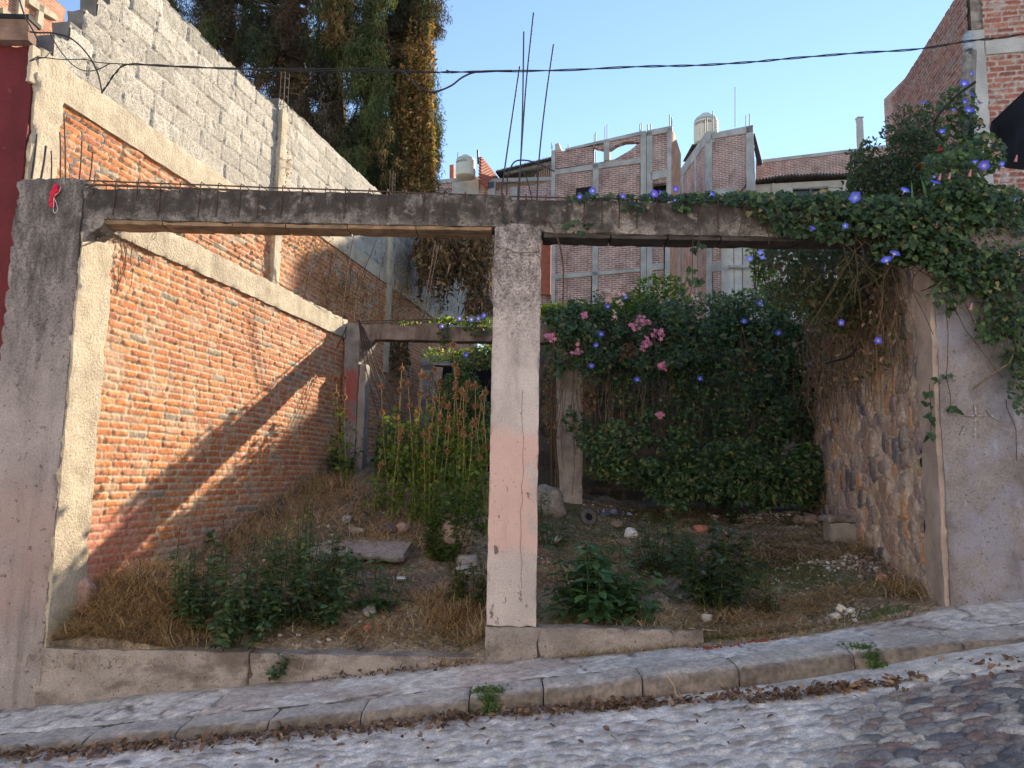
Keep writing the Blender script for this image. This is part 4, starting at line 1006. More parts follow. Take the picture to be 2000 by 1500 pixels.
for pix in (R4(32, 0, 43, 0, 41, 42, 28, 42), R4(72, 10, 81, 12, 78, 56, 66, 56), [(50, -3), (66, 0), (107, 32), (106, 41), (70, 20), (52, 8)], [(0, 15), (35, 41), (20, 41), (0, 26)]):
    prism(g, [on_plane(x, y, oo, NL)+NL*.1 for x, y in pix], -NL*.2, uax=D)
g.build('concrete_frame', M['concrete_sun'], ob_)

# ------------------------------------------------------------------ right: timber pole, shade net, cables
po = thing('timber_pole', 'weathered grey timber pole with an insulator, wrapped in morning glory', 'pole', at(1875, 400, 6.6))
g = G(); tube(g, [at(1870, 560, 6.6), at(1880, 330, 6.6), at(1889, 110, 6.6)], [.05, .048, .042], 9); g.build('shaft', M['wood'], po)
g = G(); tube(g, [at(1893, 300, 6.7), at(1900, 100, 6.7)], .035, 7); g.build('brace', M['wood'], po)
g = G()
for k, r_ in enumerate((.03, .05, .035, .055, .035, .045, .02)):
    pass
zi = at(1890, 100, 6.6); tube(g, [zi+[0, -.02, .026*k] for k in range(8)], [.03, .055, .035, .058, .035, .052, .04, .015], 12); g.build('insulator', mat('glazed_insulator', (.30, .36, .42), rough=.3, bump=0), po)
sn_ = thing('shade_net', 'black shade net stretched down from the right edge of the picture', 'shade net', at(1990, 300, 7))
def netg():
    g = G(); a, b_, c_, d_ = at(1936, 240, 6.9), at(2075, 110, 5.4), at(2075, 330, 5.5), at(1968, 326, 6.9)
    n_ = 14; S_, T_ = np.meshgrid(np.linspace(0, 1, n_), np.linspace(0, 1, n_))
    P = (a*(1-S_[..., None])+b_*S_[..., None])*(1-T_[..., None])+(d_*(1-S_[..., None])+c_*S_[..., None])*T_[..., None]
    P[..., 2] -= .05*np.sin(S_*np.pi)*(.3+T_*.7); P[..., 1] += .05*np.sin(T_*9+S_*5)
    g.add(P, grid_faces(n_, n_)); g.add(P+[0, .006, 0], grid_faces(n_, n_)[:, ::-1]); return g
netg().build('net', M['shade_net'], sn_, smooth=True)
g = G(); tube(g, [at(1936, 240, 6.88), at(2075, 110, 5.39)], .008, 5); tube(g, curve([at(1968, 326, 6.88), at(2010, 322, 6.4), at(2075, 330, 5.48)], 6), .008, 5)
tube(g, [at(1966, 318, 6.86), at(2000, 296, 6.4)], .006, 5)
g.build('edge_rope', M['cable'], sn_)
CY = 5.2
def cable(name, label, pix, r=.006, Y=CY, tw=False):
    P = curve([at(*(p if len(p) == 3 else (*p, Y))) for p in pix], 10); g = G()
    if tw:
        k = np.arange(len(P))*.55
        tube(g, P+np.stack([0*k, .005*np.cos(k), .005*np.sin(k)], -1), r, 6); tube(g, P-np.stack([0*k, .005*np.cos(k), .005*np.sin(k)], -1), r*.9, 6)
    else: tube(g, P, r, 6)
    return tag(g.build(name, M['cable']), label, 'cable')
cable('overhead_cable', 'twisted black overhead cable crossing the whole sky above the lot', [(198, 182, 5.55), (210, 165, 5.5), (226, 142, 5.4), (250, 126), (330, 129), (450, 134), (600, 138), (740, 139), (850, 141), (935, 140), (1100, 137), (1250, 130), (1350, 128), (1457, 122), (1545, 114), (1667, 104), (1790, 96), (1893, 80), (1960, 73), (2060, 55)], .0042, tw=True)
cable('slack_cable', 'thin black cable sagging below the overhead cable beside the orange-draped tree', [(770, 138), (792, 142), (812, 165), (830, 176), (848, 180), (880, 168), (905, 150), (935, 140), (1000, 138)], .0065, CY-.02)
cable('thin_wire', 'thin kinked wire running just above the overhead cable at the dark tree', [(60, 119), (85, 113), (120, 116), (165, 116), (185, 121), (240, 125), (450, 134), (700, 134), (862, 141), (872, 137), (886, 141), (935, 140)], .0035, CY-.03)
cable('looping_cable', 'black cable arching from the red house cornice down the white block wall', [(58, 62, 5.4), (75, 64, 5.42), (105, 65, 5.45), (140, 76, 5.5), (170, 105, 5.52), (190, 140, 5.55), (200, 182, 5.56)], .0065)
cable('drooping_wire', 'thin wire drooping in a shallow curve across the white block wall', [(98, 66, 5.4), (115, 95, 5.45), (140, 125, 5.5), (165, 138, 5.5), (190, 136, 5.5), (215, 124, 5.45)], .004)
cable('roof_cable', 'black cable dropping from the top left corner to the red house eave', [(36, -8, 5.4), (48, 30, 5.4), (62, 55, 5.4), (76, 82, 5.4)], .006)
cable('side_wire', 'short thin wire from the red wall edge to the block wall corner', [(57, 120, 5.4), (72, 112, 5.42), (88, 112, 5.45), (100, 100, 5.5)], .004)

# ================================================================== trees
def ell(n, cx, cy, rx, ry, Y0, Y1, rnd=rs, shell=.0):
    """points in a pixel ellipse at depths Y0..Y1"""
    a = rnd.rand(n)*2*np.pi; q = np.sqrt(rnd.rand(n)*(1-shell)+shell)
    px = cx+rx*q*np.cos(a); py = cy+ry*q*np.sin(a); Y = Y0+(Y1-Y0)*rnd.rand(n)
    d = cF[None]*FPX+cR[None]*(px-1000)[:, None]-cU[None]*(py-750)[:, None]
    return CAM+d*(Y/d[:, 1])[:, None]
def sprays(g, C, per, r, L, pal, w=.11, droop=1.0, rnd=rs, shape='blade', var=.3, zr=1.0):
    """tufts of drooping needles: per blades round each centre"""
    n = len(C); C = np.asarray(C); P = np.repeat(C, per, 0)+rnd.normal(size=(n*per, 3))*np.array([r, r, r*zr])
    col = np.repeat(pick_at(pal, C, .9, rnd), per, 0)
    N = rnd.normal(size=(len(P), 3)); N[:, 2] *= .3
    leaves(g, P, N, L*(.6+.8*rnd.rand(len(P))), shape, col, down=droop, tilt=.2, rnd=rnd, var=var)
def plumes(g, C0, sub, per, pal, rnd=rs):
    """teardrop clumps of short drooping blades, each clump with its own tone"""
    n = len(C0); tz = rnd.rand(n, sub); sc = .6+.8*rnd.rand(n, 1)
    wd = .26*np.sin(np.clip(tz, .05, .97)*np.pi)**.6*sc; a = rnd.rand(n, sub)*6.283
    C = C0[:, None]+np.stack([np.cos(a)*wd*rnd.rand(n, sub)**.5, np.sin(a)*wd, (.45-tz*1.0)*sc], -1)
    base = pick_at(pal, C0, 1.1, rnd)*(.6+.8*rnd.rand(n, 1)); tip = pick(pal, n*sub, rnd).reshape(n, sub, 3)
    m = rnd.rand(n, sub, 1)*.45; col = base[:, None]*(1-m)+tip*m
    P = np.repeat(C.reshape(-1, 3), per, 0)+rnd.normal(size=(n*sub*per, 3))*[.055, .055, .08]
    N = rnd.normal(size=(len(P), 3)); N[:, 2] *= .3
    leaves(g, P, N, .105*(.5+.9*rnd.rand(len(P))), 'blade', np.repeat(col.reshape(-1, 3), per, 0), down=.9, tilt=.2, rnd=rnd, var=.3)
    return C.reshape(-1, 3)
DK = [(5, (.032, .045, .024)), (4, (.05, .062, .032)), (5, (.07, .048, .036)), (2, (.12, .068, .045)), (4, (.03, .028, .024)), (2, (.085, .085, .045)), (3, (.095, .078, .065))]
GR = [(5, (.062, .082, .034)), (3, (.085, .10, .042)), (2, (.045, .06, .025)), (2, (.13, .085, .045)), (1, (.17, .11, .05))]
ORG = [(4, (.27, .16, .065)), (3, (.20, .12, .055)), (2, (.34, .22, .10)), (3, (.13, .09, .045)), (2.5, (.08, .10, .04))]
TY = 16.5
t1 = thing('conifer_tree', 'huge dark conifer with brown dead patches rising behind the white block wall', 'tree', at(600, 700, TY))
g = G(); tube(g, curve([at(600, 620, TY), at(592, 330, TY), at(575, 120, TY+.2), at(560, -120, TY+.3), at(555, -420, TY+.5)], 5), np.linspace(.34, .16, 21), 10)
tube(g, curve([at(690, 620, TY+.4), at(668, 300, TY+.3), at(655, 100, TY), at(650, -200, TY)], 5), np.linspace(.2, .1, 16), 8)
g.build('trunk', M['bark'], t1)
g = G()
cl_ = [(380, 20, 70, 60, 26), (350, -20, 60, 50, 15), (450, 60, 60, 55, 24), (430, 130, 50, 30, 9), (500, 30, 70, 60, 30), (470, 190, 35, 30, 9), (510, 150, 40, 40, 11), (560, 90, 70, 70, 40), (530, 215, 45, 35, 14), (600, 200, 60, 60, 28), (600, 40, 80, 60, 45), (570, 270, 40, 30, 12), (640, 280, 55, 35, 22), (650, 130, 60, 60, 30), (680, 240, 50, 60, 32), (700, 320, 45, 45, 26), (720, 370, 40, 50, 24), (690, -40, 100, 60, 50), (500, -70, 140, 60, 70), (740, 300, 35, 60, 24)]
br_ = G()
for cx, cy, rx, ry, n in cl_:
    C0 = ell(max(3, int(n*.5)), cx, cy, rx, ry, TY-1.4, TY+1.6, shell=.1); C = plumes(g, C0, 22, 30, DK)
    for k in range(5):
        a = at(600 if cx < 660 else 668, min(cy+R.uniform(10, 60), 420), TY); c2 = C[R.randrange(len(C))]
        tube(br_, curve([a, (a+c2)/2+np.array([0, 0, -.12]), c2], 4), [.05]*1+list(np.linspace(.04, .008, 8)), 5, (.1, .08, .06))
g.build('crown', M['needle'], t1); br_.build('branches', M['bark'], t1)
g = G()
for cx, cy, rx, ry, n in ((690, 60, 55, 90, 90), (715, 170, 40, 80, 70), (735, 250, 25, 60, 34), (640, 20, 40, 50, 30), (700, 330, 30, 30, 20), (400, 70, 20, 15, 8), (745, -20, 30, 60, 30)):
    plumes(g, ell(max(3, int(n*.26)), cx, cy, rx, ry, TY-1.9, TY-1.0), 20, 30, GR)
g.build('green_sprays', M['needle'], t1)
t2 = thing('conifer_tree', 'tall narrow conifer draped in hanging orange dried vine, right of the dark one', 'tree', at(800, 700, 17))
g = G(); tube(g, curve([at(800, 640, 17), at(792, 300, 17), at(790, 100, 17), at(795, -300, 17)], 5), np.linspace(.3, .16, 16), 10); g.build('trunk', M['bark'], t2)
g = G()
for cx, cy, rx, ry, n in ((795, 60, 42, 110, 120), (800, 200, 46, 90, 120), (805, 320, 48, 60, 90), (800, -60, 60, 60, 70), (845, 10, 28, 38, 24), (830, 250, 22, 90, 40), (790, 375, 70, 25, 50), (700+62, 340, 24, 60, 24), (815, -20, 45, 45, 30)):
    plumes(g, ell(max(3, int(n*.36)), cx, cy, rx, ry, 16, 18), 22, 30, GR[:3]+DK[:5])
g.build('crown', M['needle'], t2)
g = G()
def strands(g, px0, px1, py0, py1, n, L0, L1, Y0, Y1, pal, r=.006, leafn=16, ls=.06, sway=.05, rnd=rs):
    for k in range(n):
        p = at(rnd.uniform(px0, px1), rnd.uniform(py0, py1), rnd.uniform(Y0, Y1)); L_ = rnd.uniform(L0, L1)
        m = 7; q = np.stack([p[0]+np.cumsum(rnd.normal(size=m))*sway*.4, p[1]+np.cumsum(rnd.normal(size=m))*sway*.3, p[2]-np.linspace(0, L_, m)], -1)
        c_ = pick(pal, 1, rnd)[0]; tube(g, q, r, 3, c_*.8, cap=False)
        if leafn:
            i = rnd.rand(leafn)*(m-1.01); f_ = (i % 1)[:, None]; i = i.astype(int); P = q[i]*(1-f_)+q[i+1]*f_
            leaves(g, P, rnd.normal(size=(leafn, 3)), ls*(.6+.8*rnd.rand(leafn)), 'dia', pick(pal, leafn, rnd), down=.8, tilt=.5, rnd=rnd)
for a in ((768, 800, 120, 260, 70), (775, 805, 200, 330, 60), (805, 845, 30, 200, 60), (770, 848, 300, 370, 90), (810, 848, 180, 330, 50), (715, 735, 60, 200, 26), (745, 830, 330, 385, 50)):
    strands(g, a[0], a[1], a[2], a[3], a[4], .8, 2.0, 15.5, 15.95, ORG, leafn=46, ls=.085)
g.build('dried_vine', M['needle'], t2)
# drooping dead foliage over the far part of the wall
t3 = thing('drooping_branch', 'bare leaning branch hung with brown dead foliage in front of the far left wall', 'branch', at(900, 620, 14.5))
g = G(); DB = [(4, (.20, .13, .075)), (3, (.13, .085, .055)), (2, (.30, .20, .11)), (1, (.09, .09, .04))]
for a in ((815, 850, 440, 500, 60), (845, 885, 440, 520, 50), (885, 955, 440, 500, 60), (915, 955, 540, 590, 26), (760, 800, 655, 670, 40), (700, 760, 655, 670, 24)):
    strands(g, a[0], a[1], a[2], a[3], a[4], .3, 1.0, 13.6, 15, DB, leafn=28, ls=.085)
C = ell(26, 868, 462, 24, 34, 13.7, 14.6); sprays(g, C, 26, .12, .2, DB, droop=1.3)
C = ell(40, 930, 490, 26, 60, 13.7, 14.6); sprays(g, C, 24, .12, .2, DB, droop=1.3)
C = ell(16, 935, 590, 20, 60, 13.7, 14.6); sprays(g, C, 24, .12, .2, DB, droop=1.3)
g.build('dead_foliage', M['needle'], t3)
g = G(); tube(g, curve([at(862, 440, 14), at(890, 480, 14), at(925, 545, 14), at(955, 590, 14.2), at(985, 660, 14.4)], 6), np.linspace(.035, .06, 25), 6)
tube(g, curve([at(905, 510, 14), at(940, 560, 13.9), at(950, 620, 13.9)], 6), .02, 5); g.build('limb', M['bark'], t3)
# ================================================================== vines
VG = [(6, (.045, .088, .045)), (4, (.065, .115, .05)), (4, (.032, .058, .034)), (1, (.11, .17, .055)), (.7, (.22, .18, .09))]
DG = [(5, (.06, .11, .05)), (4, (.09, .155, .055)), (3, (.15, .21, .07)), (1.4, (.21, .17, .09)), (2, (.03, .055, .03))]  # one tone is the yellow-green of lit leaves, mixed in
LITG = [(5, (.10, .16, .035)), (3, (.14, .20, .04)), (2, (.07, .11, .03))]  # yellow-green of sunlit leaves put into the palette
def patch(g, lst, size, shape, pal, nrmv=(0, -1, .5), down=.6, tilt=.6, var=.25, rnd=rs):
    for cx, cy, rx, ry, n, Y0, Y1 in lst:
        P = ell(n, cx, cy, rx, ry, Y0, Y1, rnd)
        leaves(g, P, np.tile(nrmv, (n, 1)), size*(.55+.75*rnd.rand(n)), shape, pick(pal, n, rnd), down, tilt, rnd, var)
def stems(g, lst, r=.004, col=(.09, .07, .04), rnd=rs):
    for p, q, s_ in lst:
        m = 8; t = np.linspace(0, 1, m)[:, None]; P = p*(1-t)+q*t+np.cumsum(rnd.normal(size=(m, 3)), 0)*s_*np.sin(t*np.pi)
        tube(g, P, r, 4, col, cap=False)
def funnel(g, c, n, r, blue=(.10, .11, .62), rnd=rs):
    """morning glory trumpet: flared disc, pale throat, tube behind"""
    n = nrm(n); a = nrm(np.cross(n, [.1, .2, 1])); b_ = np.cross(n, a); K = 10
    an = np.linspace(0, 2*np.pi, K, endpoint=False); rings = [(.97, .0), (.80, -.06), (.35, -.22), (.12, -.45), (.07, -1.2)]
    blue = np.array(blue); cs = [blue, blue*1.1, blue*1.2+.08, (.75, .72, .80), (.45, .35, .50)]
    V_, C = [], []
    for (rr, zz), c_ in zip(rings, cs):
        w = rr*(1+np.cos(an*5)*(.10 if rr > .5 else 0))
        V_.append(c+r*(w[:, None]*(np.cos(an)[:, None]*a+np.sin(an)[:, None]*b_)+zz*n)); C.append(np.tile(c_, (K, 1)))
    i = np.arange(5*K).reshape(5, K); j = np.roll(i, -1, 1)
    g.add(np.concatenate(V_), np.stack([i[:-1], j[:-1], j[1:], i[1:]], -1).reshape(-1, 4), np.clip(np.concatenate(C), 0, 1))
def cluster(g, c, r, k, col=(.62, .27, .40), rnd=rs):
    for q in range(k):
        p = c+rnd.normal(size=3)*r*.36; n = nrm(np.array([0, -1, .2])+rnd.normal(size=3)*.5); a = nrm(np.cross(n, [0, .1, 1])); b_ = np.cross(n, a); s_ = .033*(.8+.4*rnd.rand())
        an = np.linspace(0, 2*np.pi, 10, endpoint=False); w = np.where(np.arange(10) % 2 == 0, 1, .45)
        ring = p+s_*(w[:, None]*(np.cos(an)[:, None]*a+np.sin(an)[:, None]*b_)); cc_ = np.array(col)*(.85+.3*rnd.rand())
        V_ = np.concatenate([[p-n*s_*.3], ring]); F = [[0, 1+i, 1+(i+1) % 10] for i in range(10)]
        g.add(V_, F, np.concatenate([[cc_*[.9, .45, .6]], np.tile(cc_, (10, 1))]))
        g.add([p-n*s_*.3, p-n*s_*1.4+a*.004, p-n*s_*1.4-a*.004], [[0, 1, 2]], cc_*.8)
# V1 morning glory over the right end of the beam
v1 = thing('morning_glory_vine', 'morning glory vine with blue trumpet flowers spilling over the right end of the beam', 'vine', at(1850, 700, 5.45))
g = G()
F0, F1 = FY-.16, FY+.30
A1 = [(1140, 386, 26, 7, 34, F0+.1, F1), (1210, 387, 55, 7, 46, F0+.1, F1), (1290, 386, 45, 8, 46, F0+.1, F1), (1370, 387, 45, 10, 70, F0+.1, F1), (1450, 388, 55, 12, 110, F0+.06, F1), (1530, 392, 60, 16, 170, F0+.04, F1), (1620, 396, 70, 22, 260, F0, F1), (1130, 440, 30, 10, 8, F0+.12, F0+.15), (1240, 410, 30, 16, 12, F0+.12, F0+.15), (1335, 400, 20, 12, 14, F0+.12, F0+.15),
  (1560, 440, 55, 26, 70, F0, F0+.15), (1640, 450, 60, 26, 80, F0, F0+.15), (1500, 410, 40, 20, 36, F0, F0+.15),
  (1720, 420, 70, 40, 420, F0-.05, F1), (1800, 440, 80, 55, 560, F0-.1, F1), (1760, 490, 60, 28, 150, F0-.05, F0+.2), (1880, 400, 75, 60, 560, F0-.1, F1), (1860, 330, 60, 45, 200, F0-.05, F1), (1880, 260, 45, 50, 110, 6.3, 6.7), (1870, 200, 40, 35, 70, 6.3, 6.7), (1925, 300, 40, 40, 110, F0, F1+.2),
  (1960, 430, 60, 70, 340, F0, F1), (1860, 500, 60, 40, 240, F0-.1, F0+.1), (1920, 530, 60, 50, 160, F0-.1, F0+.06), (1985, 560, 44, 80, 170, F0-.12, F0+.08), (1992, 680, 34, 60, 80, F0-.12, F0+.08), (1850, 570, 40, 30, 40, F0-.1, F0+.06), (1940, 620, 40, 50, 60, F0-.12, F0+.06), (1990, 760, 24, 50, 34, F0-.12, F0+.04)]
A1 = [(cx, cy, rx, ry, int(n*2.1), a, b_) for cx, cy, rx, ry, n, a, b_ in A1]
patch(g, A1, .041, 'heart', VG, nrmv=(0, -1, .75), down=.55, tilt=.5)
patch(g, [(cx, cy, rx*.9, ry*.9, int(n*.5), a+.12, b_+.1) for cx, cy, rx, ry, n, a, b_ in A1 if n > 100], .05, 'heart', DG, nrmv=(0, -1, .6))
# a few loose sprigs hanging on the pier
for cx, cy in ((1848, 735), (1826, 742), (1862, 800), (1858, 604), (1842, 548), (1815, 768), (1813, 790), (1818, 818), (1815, 850), (1370, 480), (1357, 486), (1352, 527), (1352, 545), (1366, 549), (1345, 580), (1130, 455)):
    patch(g, [(cx, cy, 9, 6, 5, FY-.10, FY-.06)], .05, 'heart', VG)
g.build('foliage', M['leaf'], v1)
g = G(); L_ = []
for k in range(60):
    x, y = rs.uniform(1640, 1990), rs.uniform(400, 520); L_.append((at(x, y, F0+rs.rand()*.2), at(x+rs.uniform(-120, 120), y+rs.uniform(20, 160), F0+rs.rand()*.15-.02), .012))
for k in range(30):
    x = rs.uniform(1450, 1720); L_.append((at(x, 400, FY-.03), at(x+rs.uniform(-60, 60), rs.uniform(430, 480), FY-.03), .01))
L_ += [(at(1845, 540, FY-.08), at(1848, 735, FY-.08), .004), (at(1848, 735, FY-.08), at(1856, 805, FY-.07), .003), (at(1815, 750, FY-.06), at(1818, 860, FY-.06), .003), (at(1355, 440, FY-.03), at(1352, 545, FY-.03), .003), (at(1370, 440, FY-.03), at(1362, 480, FY-.03), .003), (at(1352, 545, FY-.03), at(1345, 585, FY-.03), .003), (at(1840, 560, FY-.1), at(1960, 740, FY-.1), .01), (at(1965, 780, FY-.08), at(1985, 900, FY-.08), .01)]
stems(g, L_, .0035); stems(g, [(at(1800, 600, F0), at(1880, 480, F0), .01), (at(1990, 640, F0), at(1900, 760, F0), .02), (at(1930, 560, F0), at(1995, 700, F0), .02)], .007, (.2, .15, .10))
tube(g, curve([at(1905, 160, 6.3), at(1865, 190, 6.3), at(1830, 230, 6.3), at(1825, 255, 6.3), at(1845, 275, 6.3)], 6), .012, 5, (.03, .03, .03))
g.build('stem', M['dry'], v1)
BL = [(1132, 384, 13), (1157, 372, 16), (1217, 383, 14), (1278, 378, 16), (1291, 374, 12), (1320, 369, 14), (1318, 391, 8), (1391, 378, 15), (1670, 385, 24), (1651, 441, 16), (1587, 445, 13), (1586, 447, 9), (1731, 507, 22), (1748, 494, 20), (1768, 371, 20), (1827, 355, 22), (1825, 345, 9), (1804, 200, 13), (1884, 162, 22), (1898, 143, 11), (1898, 184, 16), (1885, 198, 14), (1914, 200, 12), (1893, 214, 20), (1840, 256, 14), (1912, 266, 16), (1862, 214, 11), (1922, 323, 20), (1904, 315, 12), (1957, 320, 13), (1985, 387, 12), (1715, 665, 18), (1643, 630, 12)]
for x, y, w in BL:
    g = G(); Y = 6.2 if y < 280 and x > 1790 else (F0-.06 if x > 1500 else F0+.03)
    if (x, y) in ((1715, 665), (1643, 630)): Y = 5.9
    c_ = at(x, y, Y); r_ = w*.54/FPX*Y
    funnel(g, c_, (rs.uniform(-1.3, .9), -1, rs.uniform(-.3, 1.3)), r_*rs.uniform(.75, 1.1), (.065+.03*rs.rand(), .08+.03*rs.rand(), .50+.12*rs.rand()))
    g.build('flower', M['petal'], v1, smooth=True)
for x, y in ((1828, 445), (1983, 316), (1853, 350), (1893, 345), (1988, 500), (1895, 605), (1834, 352)):
    g = G(); c_ = at(x, y, F0-.05); tube(g, [c_, c_+[.01, -.01, .05]], [.012, .004], 6, (.50, .22, .28)); g.build('bud', M['petal'], v1)
# dry root curtain over the stone wall
g = G(); DRY = [(4, (.22, .15, .10)), (3, (.15, .10, .07)), (2, (.30, .22, .15))]
for k in range(300):
    s_ = rs.uniform(.0, 3.6)**1.0; p = np.array([wr(FY+.4), FY+.4, 0])+D*s_+NR*rs.uniform(.03, .22) if False else np.array([wr(FY+.4), FY+.4, 0])+D*s_-np.array([1, 0, 0])*rs.uniform(.03, .2)
    z1_ = rs.uniform(3.0, 3.7); z0_ = rs.uniform(2.2, 3.1)-.2*(s_ > 1.5)*rs.rand(); m = 6
    q = np.stack([p[0]+np.cumsum(rs.normal(size=m))*.03, p[1]+np.cumsum(rs.normal(size=m))*.085, np.linspace(z1_, z0_, m)], -1)
    tube(g, q, rs.uniform(.002, .005), 3, pick(DRY, 1)[0], cap=False)
n = 2600; s_ = rs.uniform(0, 3.8, n); P = np.array([wr(FY+.4), FY+.4, 0])+D*s_[:, None]-np.array([1, 0, 0])*rs.uniform(.02, .28, (n, 1)); P[:, 2] = 3.7-1.15*rs.rand(n)**1.5
leaves(g, P, np.tile([-1, -.5, .2], (n, 1)), .05*(.4+.9*rs.rand(n)), 'dia', pick(DRY+[(5, (.05, .075, .03))], n), .9, .8)
g.build('dry_roots', M['dry'], v1)
g = G(); tube(g, curve([at(1735, 520, 6.3), at(1715, 560, 6.5), at(1695, 620, 6.8), at(1665, 690, 7), at(1612, 710, 7)], 6), .011, 5, (.03, .03, .03)); g.build('hose', M['cable'], v1)
# dull curtain hanging behind the beam
v3 = tag(G and (lambda g: (patch(g, [(1560, 500, 70, 40, 900, 6.2, 7.4), (1620, 540, 80, 60, 1500, 6.3, 7.8), (1690, 500, 60, 50, 900, 6, 7), (1560, 570, 60, 40, 700, 6.6, 8), (1640, 600, 60, 50, 700, 6.6, 7.6)], .055, 'dia', [(3, (.07, .09, .04)), (3, (.10, .10, .05)), (2, (.05, .075, .03)), (1, (.14, .10, .06))], down=.9), g)[1])(G()).build('hanging_creeper', M['leaf']), 'dull grey-green creeper hanging behind the right half of the beam', 'creeper')
# V2 vine mass on the back frame and retaining wall
v2 = thing('flowering_vine', 'thick dark green vine with pink flower clusters covering the back frame and wall', 'vine', at(1330, 950, 10.5))
g = G(); B0, B1 = BY-.35, BY+.5
A2 = [(1110, 618, 55, 22, 1500, B0, B1), (1200, 625, 70, 25, 1900, B0, B1), (1290, 620, 70, 35, 2200, B0, B1), (1380, 610, 80, 40, 2800, B0, B1), (1470, 605, 80, 45, 3000, B0, B1), (1560, 610, 70, 50, 2600, B0-.3, B1), (1610, 620, 40, 40, 1100, B0-.8, B0),
  (1100, 680, 40, 45, 900, B0, B1), (1110, 700, 24, 22, 300, B0-.2, B0), (1170, 690, 60, 40, 1400, B0-.1, B1), (1250, 690, 70, 55, 2200, B0, B1), (1340, 700, 70, 70, 2800, B0, B1+.3), (1430, 710, 80, 80, 3200, B0, B1+.3), (1530, 720, 70, 90, 3200, B0-.2, B1), (1592, 680, 30, 34, 900, B0-.3, B0+.2), (1500, 640, 110, 14, 2400, B0, B1), (1400, 640, 80, 12, 1200, B0, B1), (1560, 670, 40, 24, 600, B0+.1, B1), (1590, 780, 50, 110, 1800, B0-.3, B0+.2),
  (1360, 800, 60, 60, 1400, B0, B1+.6), (1450, 820, 70, 80, 1900, B0, B1+.6), (1250, 760, 40, 40, 500, B0+.2, B1+.6), (1075, 800, 12, 100, 300, B0+.1, B1), (1200, 790, 50, 30, 120, B0+.6, B1+.8)]
A2 = [(cx, cy, rx, ry, int(n*.38), a, b_) for cx, cy, rx, ry, n, a, b_ in A2]
for k in range(150):
    x, y = rs.uniform(1075, 1620), rs.uniform(600, 900)
    if (x < 1310 and y > 715) or (y > 780 and rs.rand() < .45): continue
    A2.append((x, y, rs.uniform(12, 40), rs.uniform(14, 50), int(rs.uniform(60, 200)), B0-.7*rs.rand(), B0+.4))
patch(g, A2, .052, 'dia', DG, nrmv=(0, -1, .6), down=.7)
patch(g, [(cx, cy, rx*.9, ry*.9, n//5, a-.12, a+.15) for cx, cy, rx, ry, n, a, b_ in A2], .085, 'oval', VG, nrmv=(0, -.8, .9), down=.5)
patch(g, [(1200, 606, 150, 12, 1500, B0+.1, B1+.1), (1100, 606, 60, 12, 700, B0+.1, B1+.1), (1245, 590, 40, 22, 500, B0+.3, B1+.2), (1290, 560, 50, 25, 420, B0+.3, B1), (1225, 590, 40, 12, 200, B0, B1)], .07, 'oval', LITG, nrmv=(.3, .2, 1), down=.3)
patch(g, [(900, 626, 60, 8, 420, B0+.2, B0+.7), (930, 640, 30, 16, 200, B0+.2, B0+.5), (868, 655, 12, 22, 60, B0+.2, B0+.3), (800, 630, 30, 4, 40, B0+.3, B0+.6)], .06, 'oval', LITG+VG, nrmv=(.1, -.6, .8), down=.5)
patch(g, [(rs.uniform(1070, 1600), rs.uniform(585, 640), rs.uniform(8, 22), rs.uniform(10, 26), 34, B0-.1, B1) for k in range(34)], .06, 'oval', VG+LITG[:1], nrmv=(0, -.6, .8), down=.2)
patch(g, [(rs.uniform(1110, 1600), rs.uniform(660, 900), rs.uniform(14, 34), rs.uniform(10, 30), 60, B0-.35, B0-.1) for k in range(60)], .05, 'lobed', VG+DG, nrmv=(0, -.8, .8), down=.4, tilt=.7)
patch(g, [(1228, 692, 16, 24, 300, B0-.3, B0), (1150, 770, 14, 50, 200, B0-.2, B0), (1330, 850, 20, 30, 160, B0-.2, B0), (1075, 780, 12, 90, 260, B0-.2, B0), (1460, 700, 16, 30, 120, B0-.3, B0)], .05, 'dia', [(3, (.17, .10, .06)), (2, (.24, .15, .08))], down=.8)
g.build('foliage', M['leaf'], v2)
g = G(); L_ = []
for k in range(170):
    x, y = rs.uniform(1070, 1620), rs.uniform(600, 760); L_.append((at(x, y, B0+rs.rand()*.4-.15), at(x+rs.uniform(-25, 25), y+rs.uniform(60, 220), B0+rs.rand()*.4-.3), .012))
stems(g, L_, .0045, (.22, .17, .11)); stems(g, [(at(1078, 960, 9.9), at(1085, 640, 9.9), .012), (at(1090, 955, 9.9), at(1086, 700, 9.9), .01)], .022, (.10, .07, .05))
for k in range(70):
    c_ = at(rs.uniform(1210, 1340), rs.uniform(770, 850), 10.6); L_ = [(c_, c_+rs.normal(size=3)*.3, .02)]; stems(g, L_, .003, (.18, .15, .11))
g.build('stem', M['dry'], v2)
for x, y, w, k in ((1075, 657, 12, 12), (1128, 687, 16, 10), (1143, 615, 10, 6), (1238, 638, 12, 10), (1255, 626, 16, 10), (1262, 670, 16, 16), (1288, 650, 18, 18), (1268, 628, 8, 5), (1297, 717, 13, 12), (1288, 712, 8, 6), (1205, 586, 28, 18), (1190, 580, 14, 8), (1604, 652, 12, 10), (1613, 625, 14, 10), (1290, 812, 9, 7), (1356, 584, 8, 4)):
    g = G(); Y = B0-.72; cluster(g, at(x, y, Y), w/FPX*Y, k, (.75, .60, .56) if y < 600 else (.66, .30, .44)); g.build('flower_cluster', M['petal'], v2)
